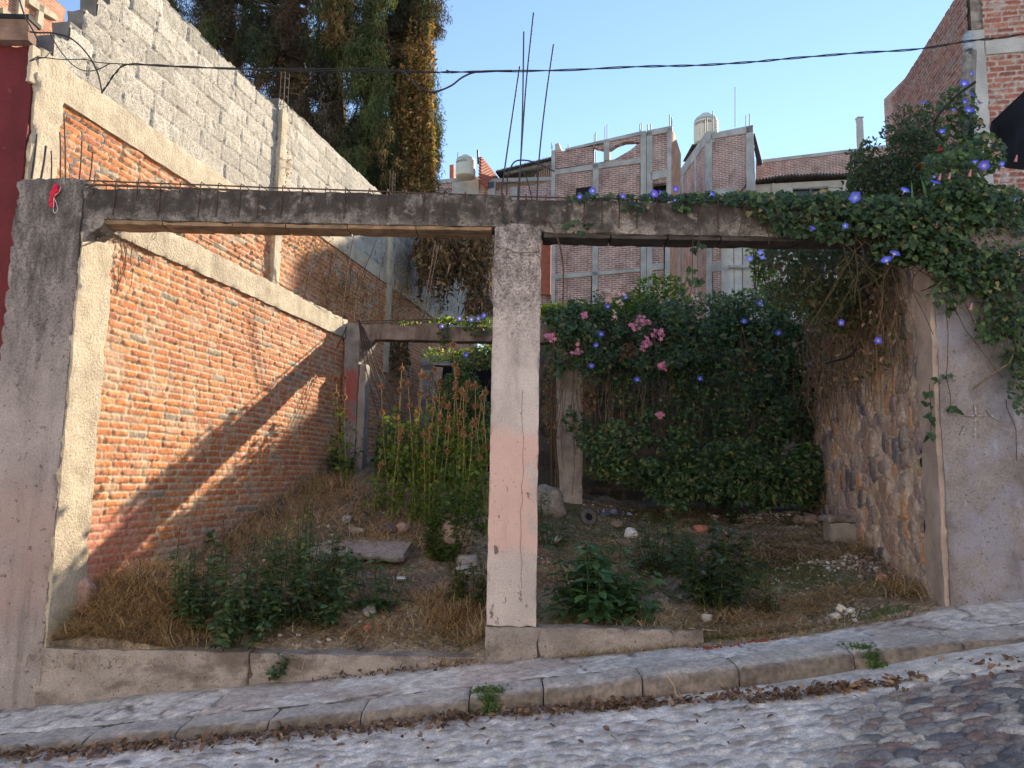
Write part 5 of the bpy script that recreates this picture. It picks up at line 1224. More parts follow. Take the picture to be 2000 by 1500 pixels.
for x, y in ((1174, 652), (1164, 674), (1155, 714), (1244, 741), (1367, 739), (1453, 627), (1484, 592), (1508, 580), (1520, 650), (1584, 709), (1187, 598), (1222, 580), (934, 622), (920, 624), (897, 622), (863, 637), (945, 616), (910, 693)):
    g = G(); c_ = at(x, y, B0-.7); funnel(g, c_, (rs.uniform(-.5, .3), -1, rs.uniform(0, .6)), 6/FPX*10, (.07, .08, .42)); g.build('blue_flower', M['petal'], v2, smooth=True)
# sunlit climber on the pale shed
v4 = thing('climbing_plant', 'sunlit yellow-green climber with a few blue flowers in front of the pale cladding', 'climber', at(1500, 600, 12))
g = G(); patch(g, [(1478, 500, 18, 34, 190, 12, 12.4), (1490, 520, 26, 30, 170, 12, 12.4), (1500, 545, 22, 30, 180, 12, 12.4), (1510, 575, 30, 20, 200, 12, 12.4), (1472, 470, 12, 14, 60, 12, 12.4)], .09, 'oval', LITG, nrmv=(.3, -.4, .8)); g.build('foliage', M['leaf'], v4)
g = G(); stems(g, [(at(1478+8*k, 640, 12.2), at(1470+6*k, 480+10*k, 12.2), .03) for k in range(5)], .01); g.build('stem', M['dry'], v4)
for x, y in ((1464, 505), (1486, 493), (1490, 501), (1470, 470)):
    g = G(); funnel(g, at(x, y, 11.9), (-.2, -1, .3), .06, (.2, .22, .7)); g.build('flower', M['petal'], v4, smooth=True)
# evergreen bush against the sky
bs_ = thing('evergreen_bush', 'small-leaved evergreen bush standing against the sky beside the timber pole', 'bush', at(1760, 480, 8))
g = G()
patch(g, [(1740, 350, 55, 45, 2600, 7.4, 8.6), (1690, 370, 35, 40, 1100, 7.5, 8.4), (1780, 300, 50, 50, 2000, 7.5, 8.5), (1800, 260, 40, 40, 900, 7.6, 8.4), (1790, 380, 60, 40, 2200, 7.3, 8.4), (1830, 330, 40, 50, 1200, 7.4, 8.4), (1690, 310, 30, 20, 170, 7.6, 8.2), (1750, 240, 22, 16, 90, 7.7, 8.2), (1770, 215, 16, 12, 46, 7.8, 8.1), (1700, 285, 22, 14, 110, 7.6, 8.1), (1735, 262, 16, 16, 90, 7.6, 8.1), (1665, 300, 10, 8, 24, 7.6, 8.1), (1815, 215, 24, 16, 120, 7.6, 8.1), (1680, 330, 24, 30, 300, 7.5, 8.4), (1665, 370, 20, 30, 160, 7.5, 8.2)], .05, 'dia', [(5, (.035, .06, .03)), (3, (.055, .085, .04)), (2, (.09, .08, .05))], down=-.3, tilt=.9)
g.build('crown', M['leaf'], bs_)
g = G(); L_ = []
for k in range(26): L_.append((at(1770+rs.uniform(-15, 15), 460, 8), at(rs.uniform(1690, 1830), rs.uniform(300, 400), 8+rs.uniform(-.4, .4)), .03))
stems(g, L_, .008, (.12, .09, .07)); g.build('branches', M['dry'], bs_)
# sword-leaved plants with red flower on the right
sp_ = thing('sword_leaf_plant', 'pale green sword-shaped leaves with a red flower poking out above the vine', 'plant', at(1830, 470, 6))
g = G()
for (x0, y0, x1, y1) in ((1838, 380, 1838, 305), (1834, 370, 1826, 318), (1812, 400, 1797, 340), (1782, 430, 1780, 350), (1805, 470, 1795, 380), (1816, 350, 1812, 322)):
    a, b_ = at(x0, y0, 5.7), at(x1, y1, 5.7); w = np.array([.010, 0, 0]); g.add([a-w, a+w, (a+b_)/2+w*1.2+[0, -.01, 0], (a+b_)/2-w*1.2+[0, -.01, 0], b_], [[0, 1, 2, 3], [3, 2, 4]], (.16, .28, .16))
g.build('leaf_blade', M['leaf'], sp_)
g = G(); cluster(g, at(1836, 294, 5.65), .008, 3, (.3, .03, .03)); cluster(g, at(1796, 322, 5.65), .005, 2, (.3, .03, .03)); g.build('red_flower', M['petal'], sp_)
# dried creeper on the left walls
dc = thing('dried_creeper', 'ochre dried creeper clinging to the sunlit upper left brick wall', 'creeper', on_plane(660, 620, np.array([wl(9), 9, 0]), NL))
g = G(); pal = [(3, (.40, .23, .10)), (2, (.44, .29, .13)), (2, (.24, .14, .07)), (1, (.24, .22, .07)), (1, (.12, .07, .04))]
def onwall(px, py, out=.03, base=-.52): return on_plane(px, py, np.array([wl(9), 9, 0])+NL*(base+out), NL)
P = []
for cx, cy, rx, ry, n in ((640, 520, 45, 70, 420), (660, 580, 35, 50, 520), (610, 470, 35, 30, 120), (700, 580, 35, 45, 300), (740, 610, 40, 25, 260), (800, 600, 60, 50, 700), (870, 590, 60, 40, 600), (560, 470, 30, 30, 60), (780, 550, 25, 50, 200), (820, 540, 40, 60, 300), (560, 330, 8, 40, 60)):
    for k in range(n):
        a = rs.rand()*6.28; q = math.sqrt(rs.rand()); x, y = cx+rx*q*math.cos(a), cy+ry*q*math.sin(a)
        if y > .52*(x-270)+428: continue
        P.append(onwall(x, y, rs.uniform(.03, .09)))
P = np.array(P); leaves(g, P, np.tile(NL, (len(P), 1)), .036*(.5+.9*rs.rand(len(P))), 'dia', pick(pal, len(P)), .8, .7)
g.build('foliage', M['dry'], dc)
g = G()
for k in range(70):
    x, y = rs.uniform(590, 900), rs.uniform(480, 560); p = onwall(x, y); q = onwall(x+rs.uniform(-25, 15), y+rs.uniform(30, 80)); stems(g, [(p, q, .012)], .004, (.18, .11, .06))
for k in range(26):
    x = rs.uniform(215, 300); p = onwall(x, rs.uniform(440, 470), .02, 0); stems(g, [(p, p+[rs.uniform(-.1, .05), 0, -rs.uniform(.1, .6)], .012)], .0025, (.16, .11, .08))
stems(g, [(onwall(380, 452, .05, 0), onwall(640, 610, .05, 0), .015), (onwall(400, 470, .04, 0), onwall(660, 622, .04, 0), .02)], .003, (.12, .08, .05))
g.build('stem', M['dry'], dc)

# ================================================================== weeds and plants in the lot
def weed(name, label, cat, base, hgt, nst, spread, pal, lsize, shape, nl, lean=.35, group=None, scol=(.07, .09, .035), whorl=False, rnd=rs, red=0):
    if nl > 14: hgt, spread, nst, nl = hgt*1.4, spread*1.45, int(nst*1.25), int(nl*.8)
    t = thing(name, label, cat, base, group); gs, gl = G(), G(); base = np.asarray(base)
    for k in range(nst):
        a = rnd.rand()*6.28; r_ = rnd.rand()*spread; h_ = hgt*rnd.uniform(.3, 1.1); m = 7; tt = np.linspace(0, 1, m)
        b0 = base+np.array([math.cos(a)*r_*.35, math.sin(a)*r_*.35, -.03]); top = base+np.array([math.cos(a)*r_, math.sin(a)*r_*.8, h_])
        P = b0*(1-tt[:, None])+top*tt[:, None]; P[:, :2] += (np.sin(tt*3)*lean*.12)[:, None]*np.array([math.cos(a), math.sin(a)]); P += rnd.normal(size=P.shape)*.008
        tube(gs, P, np.linspace(.0055, .0025, m), 4, scol, cap=False)
        if whorl:
            lv = max(3, nl//4); pos = np.repeat(np.linspace(.25, 1.0, lv), 4); n = len(pos)
        else: n = nl; pos = rnd.uniform(.15, 1, n)**.8
        i = np.clip(pos*(m-1), 0, m-1.001); f_ = (i % 1)[:, None]; i = i.astype(int); Q = P[i]*(1-f_)+P[i+1]*f_
        out = rnd.normal(size=(n, 3)); out[:, 2] = np.abs(out[:, 2])*.2
        if whorl:
            an = np.tile(np.arange(4)*1.571, lv)+np.repeat(np.arange(lv)*.78, 4)+rnd.rand(); out = np.stack([np.cos(an), np.sin(an), .1+0*an], -1)
        out = nrm(out); sz = lsize*(.6+.7*rnd.rand(n))*(1.15-.35*pos)
        Nn = np.array([0, 0, 1.0])+out*.35+rnd.normal(size=(n, 3))*.25
        tdir = nrm(out+np.array([0, 0, -.25])+rnd.normal(size=(n, 3))*.15)
        Nn = nrm(Nn-tdir*np.sum(Nn*tdir, 1, keepdims=True)); B_ = np.cross(Nn, tdir); tv, tf = LEAF[shape]; k_ = len(tv)
        st0 = Q+tdir*(sz*.12)[:, None]
        V_ = st0[:, None]+sz[:, None, None]*(tv[None, :, :1]*tdir[:, None]+tv[None, :, 1:2]*B_[:, None]+tv[None, :, 2:]*Nn[:, None])
        C = np.repeat(pick(pal, n, rnd)*(.75+.5*rnd.rand(n, 1)), k_, 0); off = np.arange(n)*k_
        gl.add(V_, [[o_+q for q in f] for o_ in off for f in tf], C)
    gs.build('stem', M['dry'], t); gl.build('foliage', M['leaf'], t); return t
WD = [(5, (.07, .13, .075)), (3, (.10, .17, .085)), (2, (.04, .07, .045)), (1, (.15, .18, .08)), (.5, (.25, .2, .11))]
WB = [(5, (.055, .125, .055)), (3, (.075, .15, .06)), (2, (.04, .09, .04))]
WG = [(4, (.06, .12, .03)), (3, (.09, .15, .04)), (2, (.045, .08, .025))]
L = lambda px, py: on_lot(px, py)
BW = 'dark leafy weeds massed behind the left kerb wall'
for px, py, h_, n_, sp_r, lb in ((385, 1235, .50, 11, .20, 'dark leafy weed nearest the straw heap in the left front patch'),
    (455, 1262, .42, 12, .26, 'low dark weed spilling over the middle of the left kerb wall'),
    (505, 1235, .50, 14, .26, 'dense dark weed in the heart of the left front patch'),
    (560, 1225, .62, 15, .24, 'tall bushy dark weed right of the centre of the left front patch'),
    (620, 1225, .42, 11, .22, 'rounded dark weed at the right side of the left front patch'),
    (655, 1200, .34, 7, .16, 'small dark weed at the outer right edge of the left front patch')):
    weed('leafy_weed', lb, 'weed', L(px, py), h_, n_, sp_r, WD, .075, 'oval', 46, group=BW)
weed('leafy_weed', 'tallest spindly dark weed rising behind the left front patch', 'weed', L(590, 1170), .75, 8, .14, WD, .055, 'oval', 46, group=BW)
weed('leafy_weed', 'spindly upright weed with small leaves beside the straw heap', 'weed', L(355, 1200), .45, 5, .07, WD, .05, 'oval', 50, group=BW)
weed('leafy_weed', 'sparse weed with pale tips growing on top of the broken slab edge', 'weed', L(640, 1120), .22, 9, .24, WG, .075, 'oval', 20)
weed('broadleaf_weed', 'small pointed-leaf weed on bare soil left of the centre column', 'weed', L(740, 1190), .26, 8, .16, WB, .10, 'oval', 16, whorl=True)
weed('nettle_plant', 'bushy broad-leaved nettle-like plant just behind the right kerb wall', 'plant', L(1165, 1208), .36, 40, .34, WB, .125, 'oval', 26, whorl=True)
weed('leafy_weed', 'bright green weed in front of the large boulder', 'weed', L(872, 1098), .62, 24, .26, WG, .075, 'oval', 52)
weed('leafy_weed', 'low yellowish weed tangle against the left foot of the centre column', 'weed', L(915, 1190), .30, 14, .24, [(3, (.10, .12, .035)), (2, (.06, .09, .03)), (1, (.16, .11, .05))], .06, 'lobed', 26)
weed('leafy_weed', 'leafy green weed peeping out right of the centre column', 'weed', L(1072, 1070), .42, 8, .16, WB, .07, 'oval', 26)
weed('leafy_weed', 'sprawling dark weed with bare stalks in the middle of the right half', 'weed', L(1290, 1120), .44, 24, .38, WD, .062, 'oval', 34)
weed('leafy_weed', 'dark crumpled-leaf weed beside the right kerb end', 'weed', L(1400, 1188), .48, 26, .30, [(4, (.04, .065, .045)), (3, (.06, .105, .055)), (1, (.1, .14, .06))], .08, 'lobed', 34)
weed('leafy_weed', 'thin weed with dry twigs right of the crumpled dark weed', 'weed', L(1500, 1195), .26, 8, .2, [(3, (.05, .07, .03)), (2, (.09, .06, .04))], .045, 'oval', 18)
weed('leafy_weed', 'small green weed on the rubble heap at the back right', 'weed', L(1425, 1022), .24, 6, .12, WB, .07, 'oval', 20)
weed('leafy_weed', 'bright green weed at the foot of the back left post', 'weed', L(668, 925), .34, 10, .2, WG, .08, 'oval', 26)
weed('leafy_weed', 'green fern-like weed at the foot of the left brick wall', 'weed', L(392, 1062), .20, 8, .14, WG, .07, 'lobed', 18)
weed('leafy_weed', 'little green weed by the wall foot above the straw heap', 'weed', L(285, 1100), .14, 6, .12, WB, .07, 'oval', 14)
weed('dock_plant', 'brown seeded dock stalk standing near the foot of the left brick wall', 'plant', L(433, 1100), .34, 2, .04, [(1, (.17, .09, .05))], .03, 'oval', 90, scol=(.15, .09, .05))
t = weed('leafy_weed', 'little weed growing out of the crack in the left kerb wall', 'weed', at(528, 1318, FY-.03), .10, 6, .08, WD, .05, 'oval', 16)
def mat_plant(name, label, pts):
    t = thing(name, label, 'weed', pts[0]); g = G()
    for p in pts:
        n = 110; P = p+rs.normal(size=(n, 3))*np.array([.028, .012, .016]); leaves(g, P, np.tile([0, -1, 1.0], (n, 1)), .02*(.6+.8*rs.rand(n)), 'dia', pick(WG, n), .5, .7)
    g.build('foliage', M['leaf'], t); g = G(); stems(g, [(pts[i], pts[i+1], .006) for i in range(len(pts)-1)], .003); g.build('stem', M['dry'], t)
mat_plant('creeping_weed', 'small creeping weed hanging down the kerb below the centre column', [at(x, y, Y) for x, y, Y in ((935, 1350, 4.86), (952, 1350, 4.82), (970, 1348, 4.8), (955, 1362, 4.72), (958, 1378, 4.70), (955, 1393, 4.69))])
mat_plant('creeping_weed', 'creeping weed trailing over the kerb stones below the right pier', [at(x, y, Y) for x, y, Y in ((1650, 1266, 4.95), (1672, 1265, 4.86), (1692, 1267, 4.8), (1705, 1280, 4.72), (1711, 1295, 4.70))])
# background bushes behind the stalks and at the foot of the back wall
for cx, cy, rx, ry, n, Y0, Y1, lb in ((790, 880, 60, 60, 2600, 9.8, 11, 'dark green bush low in the left rear corner behind the stalks'), (900, 830, 60, 110, 4200, 10.2, 11.4, 'tall green bush behind the dried seed-head stalks, beside the centre column')):
    t = thing('green_bush', lb, 'bush', L(cx, cy+ry)); g = G(); patch(g, [(cx, cy, rx, ry, n, Y0, Y1), (cx, cy+ry*.4, rx, ry*.5, n//2, Y0, Y1)], .06, 'dia', DG+WG, nrmv=(0, -.7, .8)); g.build('foliage', M['leaf'], t)
    g = G(); stems(g, [(at(cx+rs.uniform(-.5, .5)*rx, cy+ry, Y0+.4), at(cx+rs.uniform(-1, 1)*rx, cy-ry*.8, Y0+.4), .02) for k in range(14)], .007); g.build('stem', M['dry'], t)
g = G(); patch(g, [(865, 692, 40, 14, 160, 10.7, 10.9), (920, 700, 40, 22, 600, 10.6, 10.8), (950, 695, 20, 26, 400, 10.6, 10.8)], .06, 'dia', WG+DG)
tag(g.build('climbing_bush', M['leaf']), 'airy green climber glimpsed under the back beam beside the centre column', 'climber')
gc = G()
UG = [(1200, 915, 60, 22, 700, 9.6, 10.6), (1300, 930, 80, 35, 1300, 9.4, 10.6), (1400, 930, 80, 55, 1700, 9.4, 10.6), (1500, 930, 80, 60, 1700, 9.3, 10.4), (1575, 930, 40, 60, 900, 9.2, 10.2), (1320, 985, 20, 12, 120, 9.0, 9.3)]
for k in range(80):
    x = rs.uniform(1150, 1600); y = 990-(55 if x < 1270 else 15)-rs.uniform(0, 1)**1.4*125; UG.append((x, y, rs.uniform(12, 36), rs.uniform(10, 34), int(rs.uniform(50, 190)), 9.1+.3*rs.rand(), 9.9))
for cx, cy, rx, ry, n, Y0, Y1 in UG if True else ((1200, 930, 60, 35, 2400, 9.6, 10.6), (1300, 930, 80, 45, 4200, 9.4, 10.6), (1400, 920, 80, 55, 4600, 9.4, 10.6), (1500, 910, 80, 60, 4600, 9.3, 10.4), (1570, 930, 40, 60, 1800, 9.2, 10.2), (1170, 940, 30, 20, 500, 10, 10.6), (1390, 985, 50, 14, 700, 9.2, 9.6), (1330, 860, 80, 40, 1600, 10, 10.8), (1320, 985, 20, 12, 160, 9.0, 9.3)):
    P = ell(n, cx, cy, rx, ry, Y0, Y1); P[:, 2] = np.maximum(P[:, 2], lot_z(P[:, 0], P[:, 1])+.02); leaves(gc, P, np.tile([0, -.7, .9], (n, 1)), .065*(.5+.8*rs.rand(n)), 'oval' if n < 3000 else 'dia', pick(DG+WD[:1], n), .5, .6)
stuff(gc.build('undergrowth', M['leaf']), 'dark green undergrowth filling the foot of the vine wall', 'undergrowth')

# dried ball-headed stalks
def spiky(g, c, r, rnd):
    V_, F = sphere(7, 5); g.add(V_*r*.62+c, F, np.array([.20, .10, .05])*rnd.uniform(.7, 1.2))
    n = 90; d = nrm(rnd.normal(size=(n, 3))); a = nrm(np.cross(d, rnd.normal(size=(n, 3)))); w = r*.07
    P0 = c+d*r*.5; tip = c+d*r*(.9+.25*rnd.rand(n, 1))
    V_ = np.stack([P0-a*w, P0+a*w, tip], 1); C = np.repeat(pick([(3, (.44, .27, .14)), (2, (.34, .18, .09)), (1, (.58, .40, .24))], n, rnd), 3, 0)
    g.add(V_, np.arange(n*3).reshape(n, 3), C)
ST = [(750, 905, [755, 806], 8.8), (785, 930, [720, 762], 8.7), (790, 935, [745], 9.1), (800, 940, [750, 792, 850], 8.6), (820, 935, [731, 770, 800], 8.9), (827, 935, [734, 768], 8.7), (838, 940, [737, 775], 9.0), (845, 930, [721], 9.3), (850, 945, [780, 800, 848], 8.6), (856, 940, [745, 760], 9.2), (865, 945, [778, 790], 8.7), (872, 950, [794, 837], 8.6), (880, 940, [673, 712, 748], 8.8), (891, 940, [723, 732, 755], 8.9), (893, 945, [760, 775, 838], 8.7), (900, 950, [764, 802, 828], 8.6), (905, 950, [768, 810, 874], 8.5), (913, 940, [749, 756, 780], 8.9), (926, 945, [755, 792], 8.8), (930, 950, [822, 895], 8.5), (942, 940, [777], 8.8), (947, 950, [842, 766], 8.6), (773, 940, [820, 830], 8.9), (786, 950, [842, 856], 8.6), (832, 950, [848, 890], 8.5), (748, 950, [910], 8.7), (660, 930, [771, 740], 9.4), (674, 930, [775, 737], 9.3), (925, 955, [828, 850], 8.4), (905, 950, [838, 848], 8.45), (860, 955, [812, 826], 8.5), (880, 955, [818, 840, 882], 8.5), (818, 950, [832, 810], 8.7), (935, 955, [800, 872], 8.5), (840, 955, [860, 838], 8.5)]
spot = ['nearest the back left post', 'far left of the clump', 'left of the clump', 'centre-left of the clump', 'in the clump middle', 'centre-right of the clump', 'right of the clump', 'against the centre column']
def where(x): return spot[0] if x < 700 else spot[1] if x < 760 else spot[2] if x < 795 else spot[3] if x < 835 else spot[4] if x < 868 else spot[5] if x < 898 else spot[6] if x < 928 else spot[7]
ST.sort(key=lambda s: s[0]); cnt = {}; tot = {}
for s_ in ST: tot[where(s_[0])] = tot.get(where(s_[0]), 0)+1
cardinal = ['leftmost', 'second from left', 'third from left', 'fourth from left', 'fifth from left', 'sixth from left', 'seventh from left', 'eighth from left', 'ninth from left']
for x, yb, heads, Y in ST:
    w = where(x); k = cnt.get(w, 0); cnt[w] = k+1
    b0 = at(x+rs.uniform(-26, 26), yb, Y); b0[2] = float(lot_z(b0[0], Y))-.02
    tp = at(x+rs.uniform(-6, 6), min(heads)-12, Y)
    t = thing('seed_head_stalk', 'dried stalk with %s brown ball%s %s, %s' % (['', 'one', 'two', 'three', 'four'][len(heads)], '' if len(heads) == 1 else 's', w, cardinal[k]), 'dried plant', b0, 'dried ball-headed stalks at the back left')
    m = 9; tt = np.linspace(0, 1, m)[:, None]; P = b0*(1-tt)+tp*tt; P[:, 0] += np.sin(tt[:, 0]*2.8)*rs.uniform(-.04, .04)
    g = G(); c0, c1 = np.array([.20, .26, .07]), np.array([.44, .32, .16]); tube(g, P, np.linspace(.006, .0035, m), 5, c0*(1-tt)+c1*tt)
    hz = []
    for hy in heads:
        z = at(x, hy, Y)[2]; f_ = (z-b0[2])/(tp[2]-b0[2]); hz.append(b0*(1-f_)+tp*f_+[np.sin(f_*2.8)*0, 0, 0]); i = f_*(m-1); i0 = int(min(i, m-2)); hz[-1] = P[i0]*(1-(i-i0))+P[i0+1]*(i-i0)
    g.build('stem', M['dry'], t)
    for c_ in hz:
        g = G(); spiky(g, c_, rs.uniform(.038, .052), rs); g.build('seed_head', M['dry'], t)
    n = 80; f_ = rs.rand(n)**1.1*.72; i = f_*(m-1); i0 = i.astype(int); Q = P[i0]*(1-(i-i0)[:, None])+P[i0+1]*(i-i0)[:, None]+rs.normal(size=(n, 3))*.06
    g = G(); leaves(g, Q, rs.normal(size=(n, 3)), .07*(.6+.8*rs.rand(n)), 'dia', pick(WG, n)*[1.6, 1.35, 1], .3, .5); g.build('foliage', M['leaf'], t)

# ================================================================== grass, straw, litter, rubble
def scatter_blades(g, P, L_, w, col, up=.2, rnd=rs, bend=.3):
    n = len(P); a = rnd.rand(n)*6.283; d = np.stack([np.cos(a), np.sin(a), up*rnd.rand(n)*2], -1); d = nrm(d); L_ = L_*(.4+1.1*rnd.rand(n, 1)); s_ = nrm(np.stack([-d[:, 1], d[:, 0], 0*a], -1))*w
    mid = P+d*L_*.5+np.array([0, 0, 1])*L_*bend*.4*rnd.rand(n, 1); end = P+d*L_+rnd.normal(size=(n, 3))*L_*.15*[1, 1, .3]; end[:, 2] = np.maximum(end[:, 2], P[:, 2]-.05)
    V_ = np.stack([P-s_, P+s_, mid+s_, mid-s_, end+s_*.4, end-s_*.4, P+[0, 0, .002], end+[0, 0, .002]], 1)[:, :6]
    o_ = np.arange(n)[:, None]*6; F = np.concatenate([o_+[0, 1, 2, 3], o_+[3, 2, 4, 5]]); g.add(V_, F, np.repeat(col, 6, 0))
def lotpts(cx, cy, sx, sy, n, rnd=rs, front=5.62):
    c_ = on_lot(cx, cy); P = c_+rnd.normal(size=(n, 3))*[sx, sy, 0]; P[:, 1] = np.maximum(P[:, 1], front)
    k = (P[:, 0] > wl(P[:, 1])+.02) & (P[:, 0] < wr(P[:, 1])-.02) & ~((np.abs(P[:, 0]) < .2) & (P[:, 1] < 5.9)); P = P[k]; P[:, 2] = lot_z(P[:, 0], P[:, 1]); return P
STRAW = [(4, (.42, .29, .16)), (3, (.30, .20, .11)), (3, (.56, .43, .27)), (1.5, (.14, .095, .06))]
g = G()
for cx, cy, sx, sy, n, up in ((230, 1190, .30, .16, 3600, .5), (200, 1240, .3, .08, 1500, .3), (320, 1220, .25, .12, 900, .4), (330, 1120, .35, .25, 1400, .4), (450, 1060, .35, .4, 1500, .5), (560, 1010, .4, .4, 1600, .6), (640, 960, .35, .3, 1800, .6), (760, 1050, .3, .25, 1000, .5), (900, 1220, .16, .10, 1500, .6), (880, 1180, .2, .15, 900, .5), (940, 1250, .08, .04, 300, .5), (1080, 1130, .16, .25, 600, .3), (1420, 1215, .4, .1, 900, .2), (1560, 1060, .4, .5, 1500, .2), (1700, 1080, .25, .3, 1100, .3), (1790, 1150, .15, .15, 900, .4), (1500, 1240, .3, .06, 500, .2), (1640, 1040, .2, .2, 500, .4), (1200, 1090, .5, .5, 1900, .2), (1600, 1180, .35, .15, 1500, .2), (1480, 1090, .4, .3, 1500, .2), (1350, 1000, .4, .3, 800, .2), (600, 1130, .5, .4, 1400, .3), (1300, 1230, .3, .06, 500, .2), (700, 1240, .5, .1, 1000, .3)):
    P = lotpts(cx, cy, sx, sy, n); P[:, 2] += rs.rand(len(P))*.05*up*2; scatter_blades(g, P, .15, .0024, pick(STRAW, len(P)), up)
P = lotpts(900, 1240, .12, .05, 600); 
n = 70; xs_ = rs.uniform(cx0-.42, cx0-.01, n); P = np.stack([xs_, np.full(n, FY-.005), np.full(n, .25)], -1); d0 = P.copy(); 
for k in range(n):
    l_ = rs.uniform(.06, .22); q = [P[k]+[0, .05, .03], P[k]+[rs.uniform(-.03, .03), -.02, .0], P[k]+[rs.uniform(-.06, .06), -.03, -l_]]; tube(g, q, .0014, 3, pick(STRAW, 1)[0], cap=False)
for k in range(50):
    x = rs.uniform(-3.45, -2.6) if rs.rand() < .7 else rs.uniform(-2.6, -1.2); l_ = rs.uniform(.03, .12); p = np.array([x, FY-.004, .24]); tube(g, [p+[0, .05, .02], p+[0, -.015, 0], p+[rs.uniform(-.06, .06), -.02, -l_]], .0014, 3, pick(STRAW, 1)[0], cap=False)
stuff(g.build('dry_grass', M['dry']), 'tan dry grass and straw strewn over the lot ground', 'dry grass')
g = G()
for cx, cy, sx, sy, n in ((1560, 1130, .5, .3, 1800), (900, 1060, .3, .3, 1200), (560, 1080, .4, .3, 1500), (1180, 1040, .35, .4, 3000), (1230, 1190, .14, .08, 900), (1300, 1240, .3, .05, 700), (1470, 1120, .2, .2, 900), (1640, 1130, .2, .3, 900), (650, 1190, .2, .1, 900), (1130, 1080, .2, .3, 1200), (700, 1030, .3, .2, 700), (1730, 1200, .1, .06, 300), (480, 1130, .3, .3, 600), (940, 1220, .04, .05, 150), (1350, 1060, .3, .4, 900)):
    P = lotpts(cx, cy, sx, sy, n); scatter_blades(g, P, .035, .0016, pick([(3, (.08, .14, .03)), (2, (.11, .16, .04)), (1, (.05, .08, .02))], len(P)), 2.0)
stuff(g.build('short_grass', M['leaf']), 'short green grass and moss tufts between the rubble', 'grass')
g = G(); cols = [(3, (.31, .26, .225)), (3, (.20, .16, .135)), (2, (.46, .42, .39)), (1.0, (.36, .15, .10)), (2, (.22, .16, .13)), (.5, (.55, .52, .49))]
V0, F0_ = sphere(7, 5)
def pebbles(P, smin, smax, pal=cols):
    P = P[:int(len(P)*1.0)]; smax *= .75; smin *= .8
    for p in P:
        s_ = rs.uniform(smin, smax)*np.array([1, rs.uniform(.6, 1), rs.uniform(.35, .7)]); a = rs.rand()*6.28; ca, sa = math.cos(a), math.sin(a)
        V_ = np.sign(V0)*np.abs(V0)**.75*(1+.5*(rs.rand(len(V0), 1)-.5))*s_; V_ = np.stack([V_[:, 0]*ca-V_[:, 1]*sa, V_[:, 0]*sa+V_[:, 1]*ca, V_[:, 2]], -1)
        g.add(V_+p+[0, 0, s_[2]*.4], F0_, pick(pal, 1)[0]*rs.uniform(.75, 1.2))
for cx, cy, sx, sy, n, s0, s1 in ((620, 1240, .35, .10, 110, .008, .03), (760, 1200, .3, .15, 120, .008, .035), (720, 1020, .5, .4, 170, .01, .04), (1560, 1150, .4, .3, 240, .008, .03), (1660, 1110, .2, .2, 150, .008, .03), (1250, 1100, .5, .5, 190, .01, .04), (1470, 1010, .35, .2, 260, .01, .035), (1200, 1000, .4, .3, 120, .01, .03), (1620, 1210, .2, .06, 60, .01, .03), (640, 1000, .3, .3, 60, .02, .05), (1090, 1100, .12, .2, 50, .01, .04), (450, 1120, .35, .15, 70, .01, .04)):
    pebbles(lotpts(cx, cy, sx, sy, n), s0, s1)
pebbles(lotpts(1490, 1003, .30, .10, 260), .015, .045, [(1, (.60, .58, .56)), (1, (.48, .46, .44))])
pebbles(lotpts(1640, 1100, .18, .14, 130), .012, .035, [(1, (.58, .55, .53)), (1, (.42, .38, .36))])
stuff(g.build('gravel', M['stone'], smooth=True), 'loose gravel, plaster crumbs and brick chips on the soil', 'gravel')
# dead leaves in the gutter
g = G(); P = []
def gutter(n, x0, x1, y0, y1, dens=1):
    for k in range(n):
        x = rs.uniform(x0, x1); Y = 4.70-abs(rs.normal())*y1-y0; P.append((x, Y, float(road_z(x))+.02+rs.rand()*.03))
gutter(900, -3.4, -.2, .0, .075); gutter(420, -.4, .9, .0, .05); gutter(260, .5, 1.6, .02, .05); gutter(280, 1.4, 2.0, .16, .05); gutter(110, 1.9, 2.4, .22, .04); gutter(150, -3.4, 3.4, .1, .3); gutter(50, 2.6, 3.3, .2, .1)
P = np.array(P)
for k in range(90):
    x = rs.uniform(-1.4, -.25); P = np.vstack([P, [x, rs.uniform(5.46, 5.55), float(walk_z(x, 5.5))+.01+rs.rand()*.02]])
leaves(g, P, np.tile([0, 0, 1.0], (len(P), 1)), .042*(.5+.9*rs.rand(len(P))), 'oval', pick([(4, (.13, .085, .065)), (3, (.20, .13, .095)), (2, (.09, .06, .05)), (1, (.30, .20, .13))], len(P)), 0.1, .75)
stuff(g.build('leaf_litter', M['dry']), 'brown dead leaves drifted along the gutter', 'dead leaves')
# moss line and brick dust on the pavement edge
g = G(); n = 1600; x = rs.uniform(.4, 3.1, n); P = np.stack([x, 5.50+.06*rs.rand(n)-.10*((x > 1.3) & (x < 2.2))*rs.rand(n), 0*x], -1); P[:, 2] = walk_z(x, P[:, 1])
scatter_blades(g, P, .05, .0014, pick(STRAW+[(2, (.07, .11, .03))], n), .6); stuff(g.build('verge_grass', M['dry']), 'sparse dry grass along the seam between pavement and lot', 'grass')

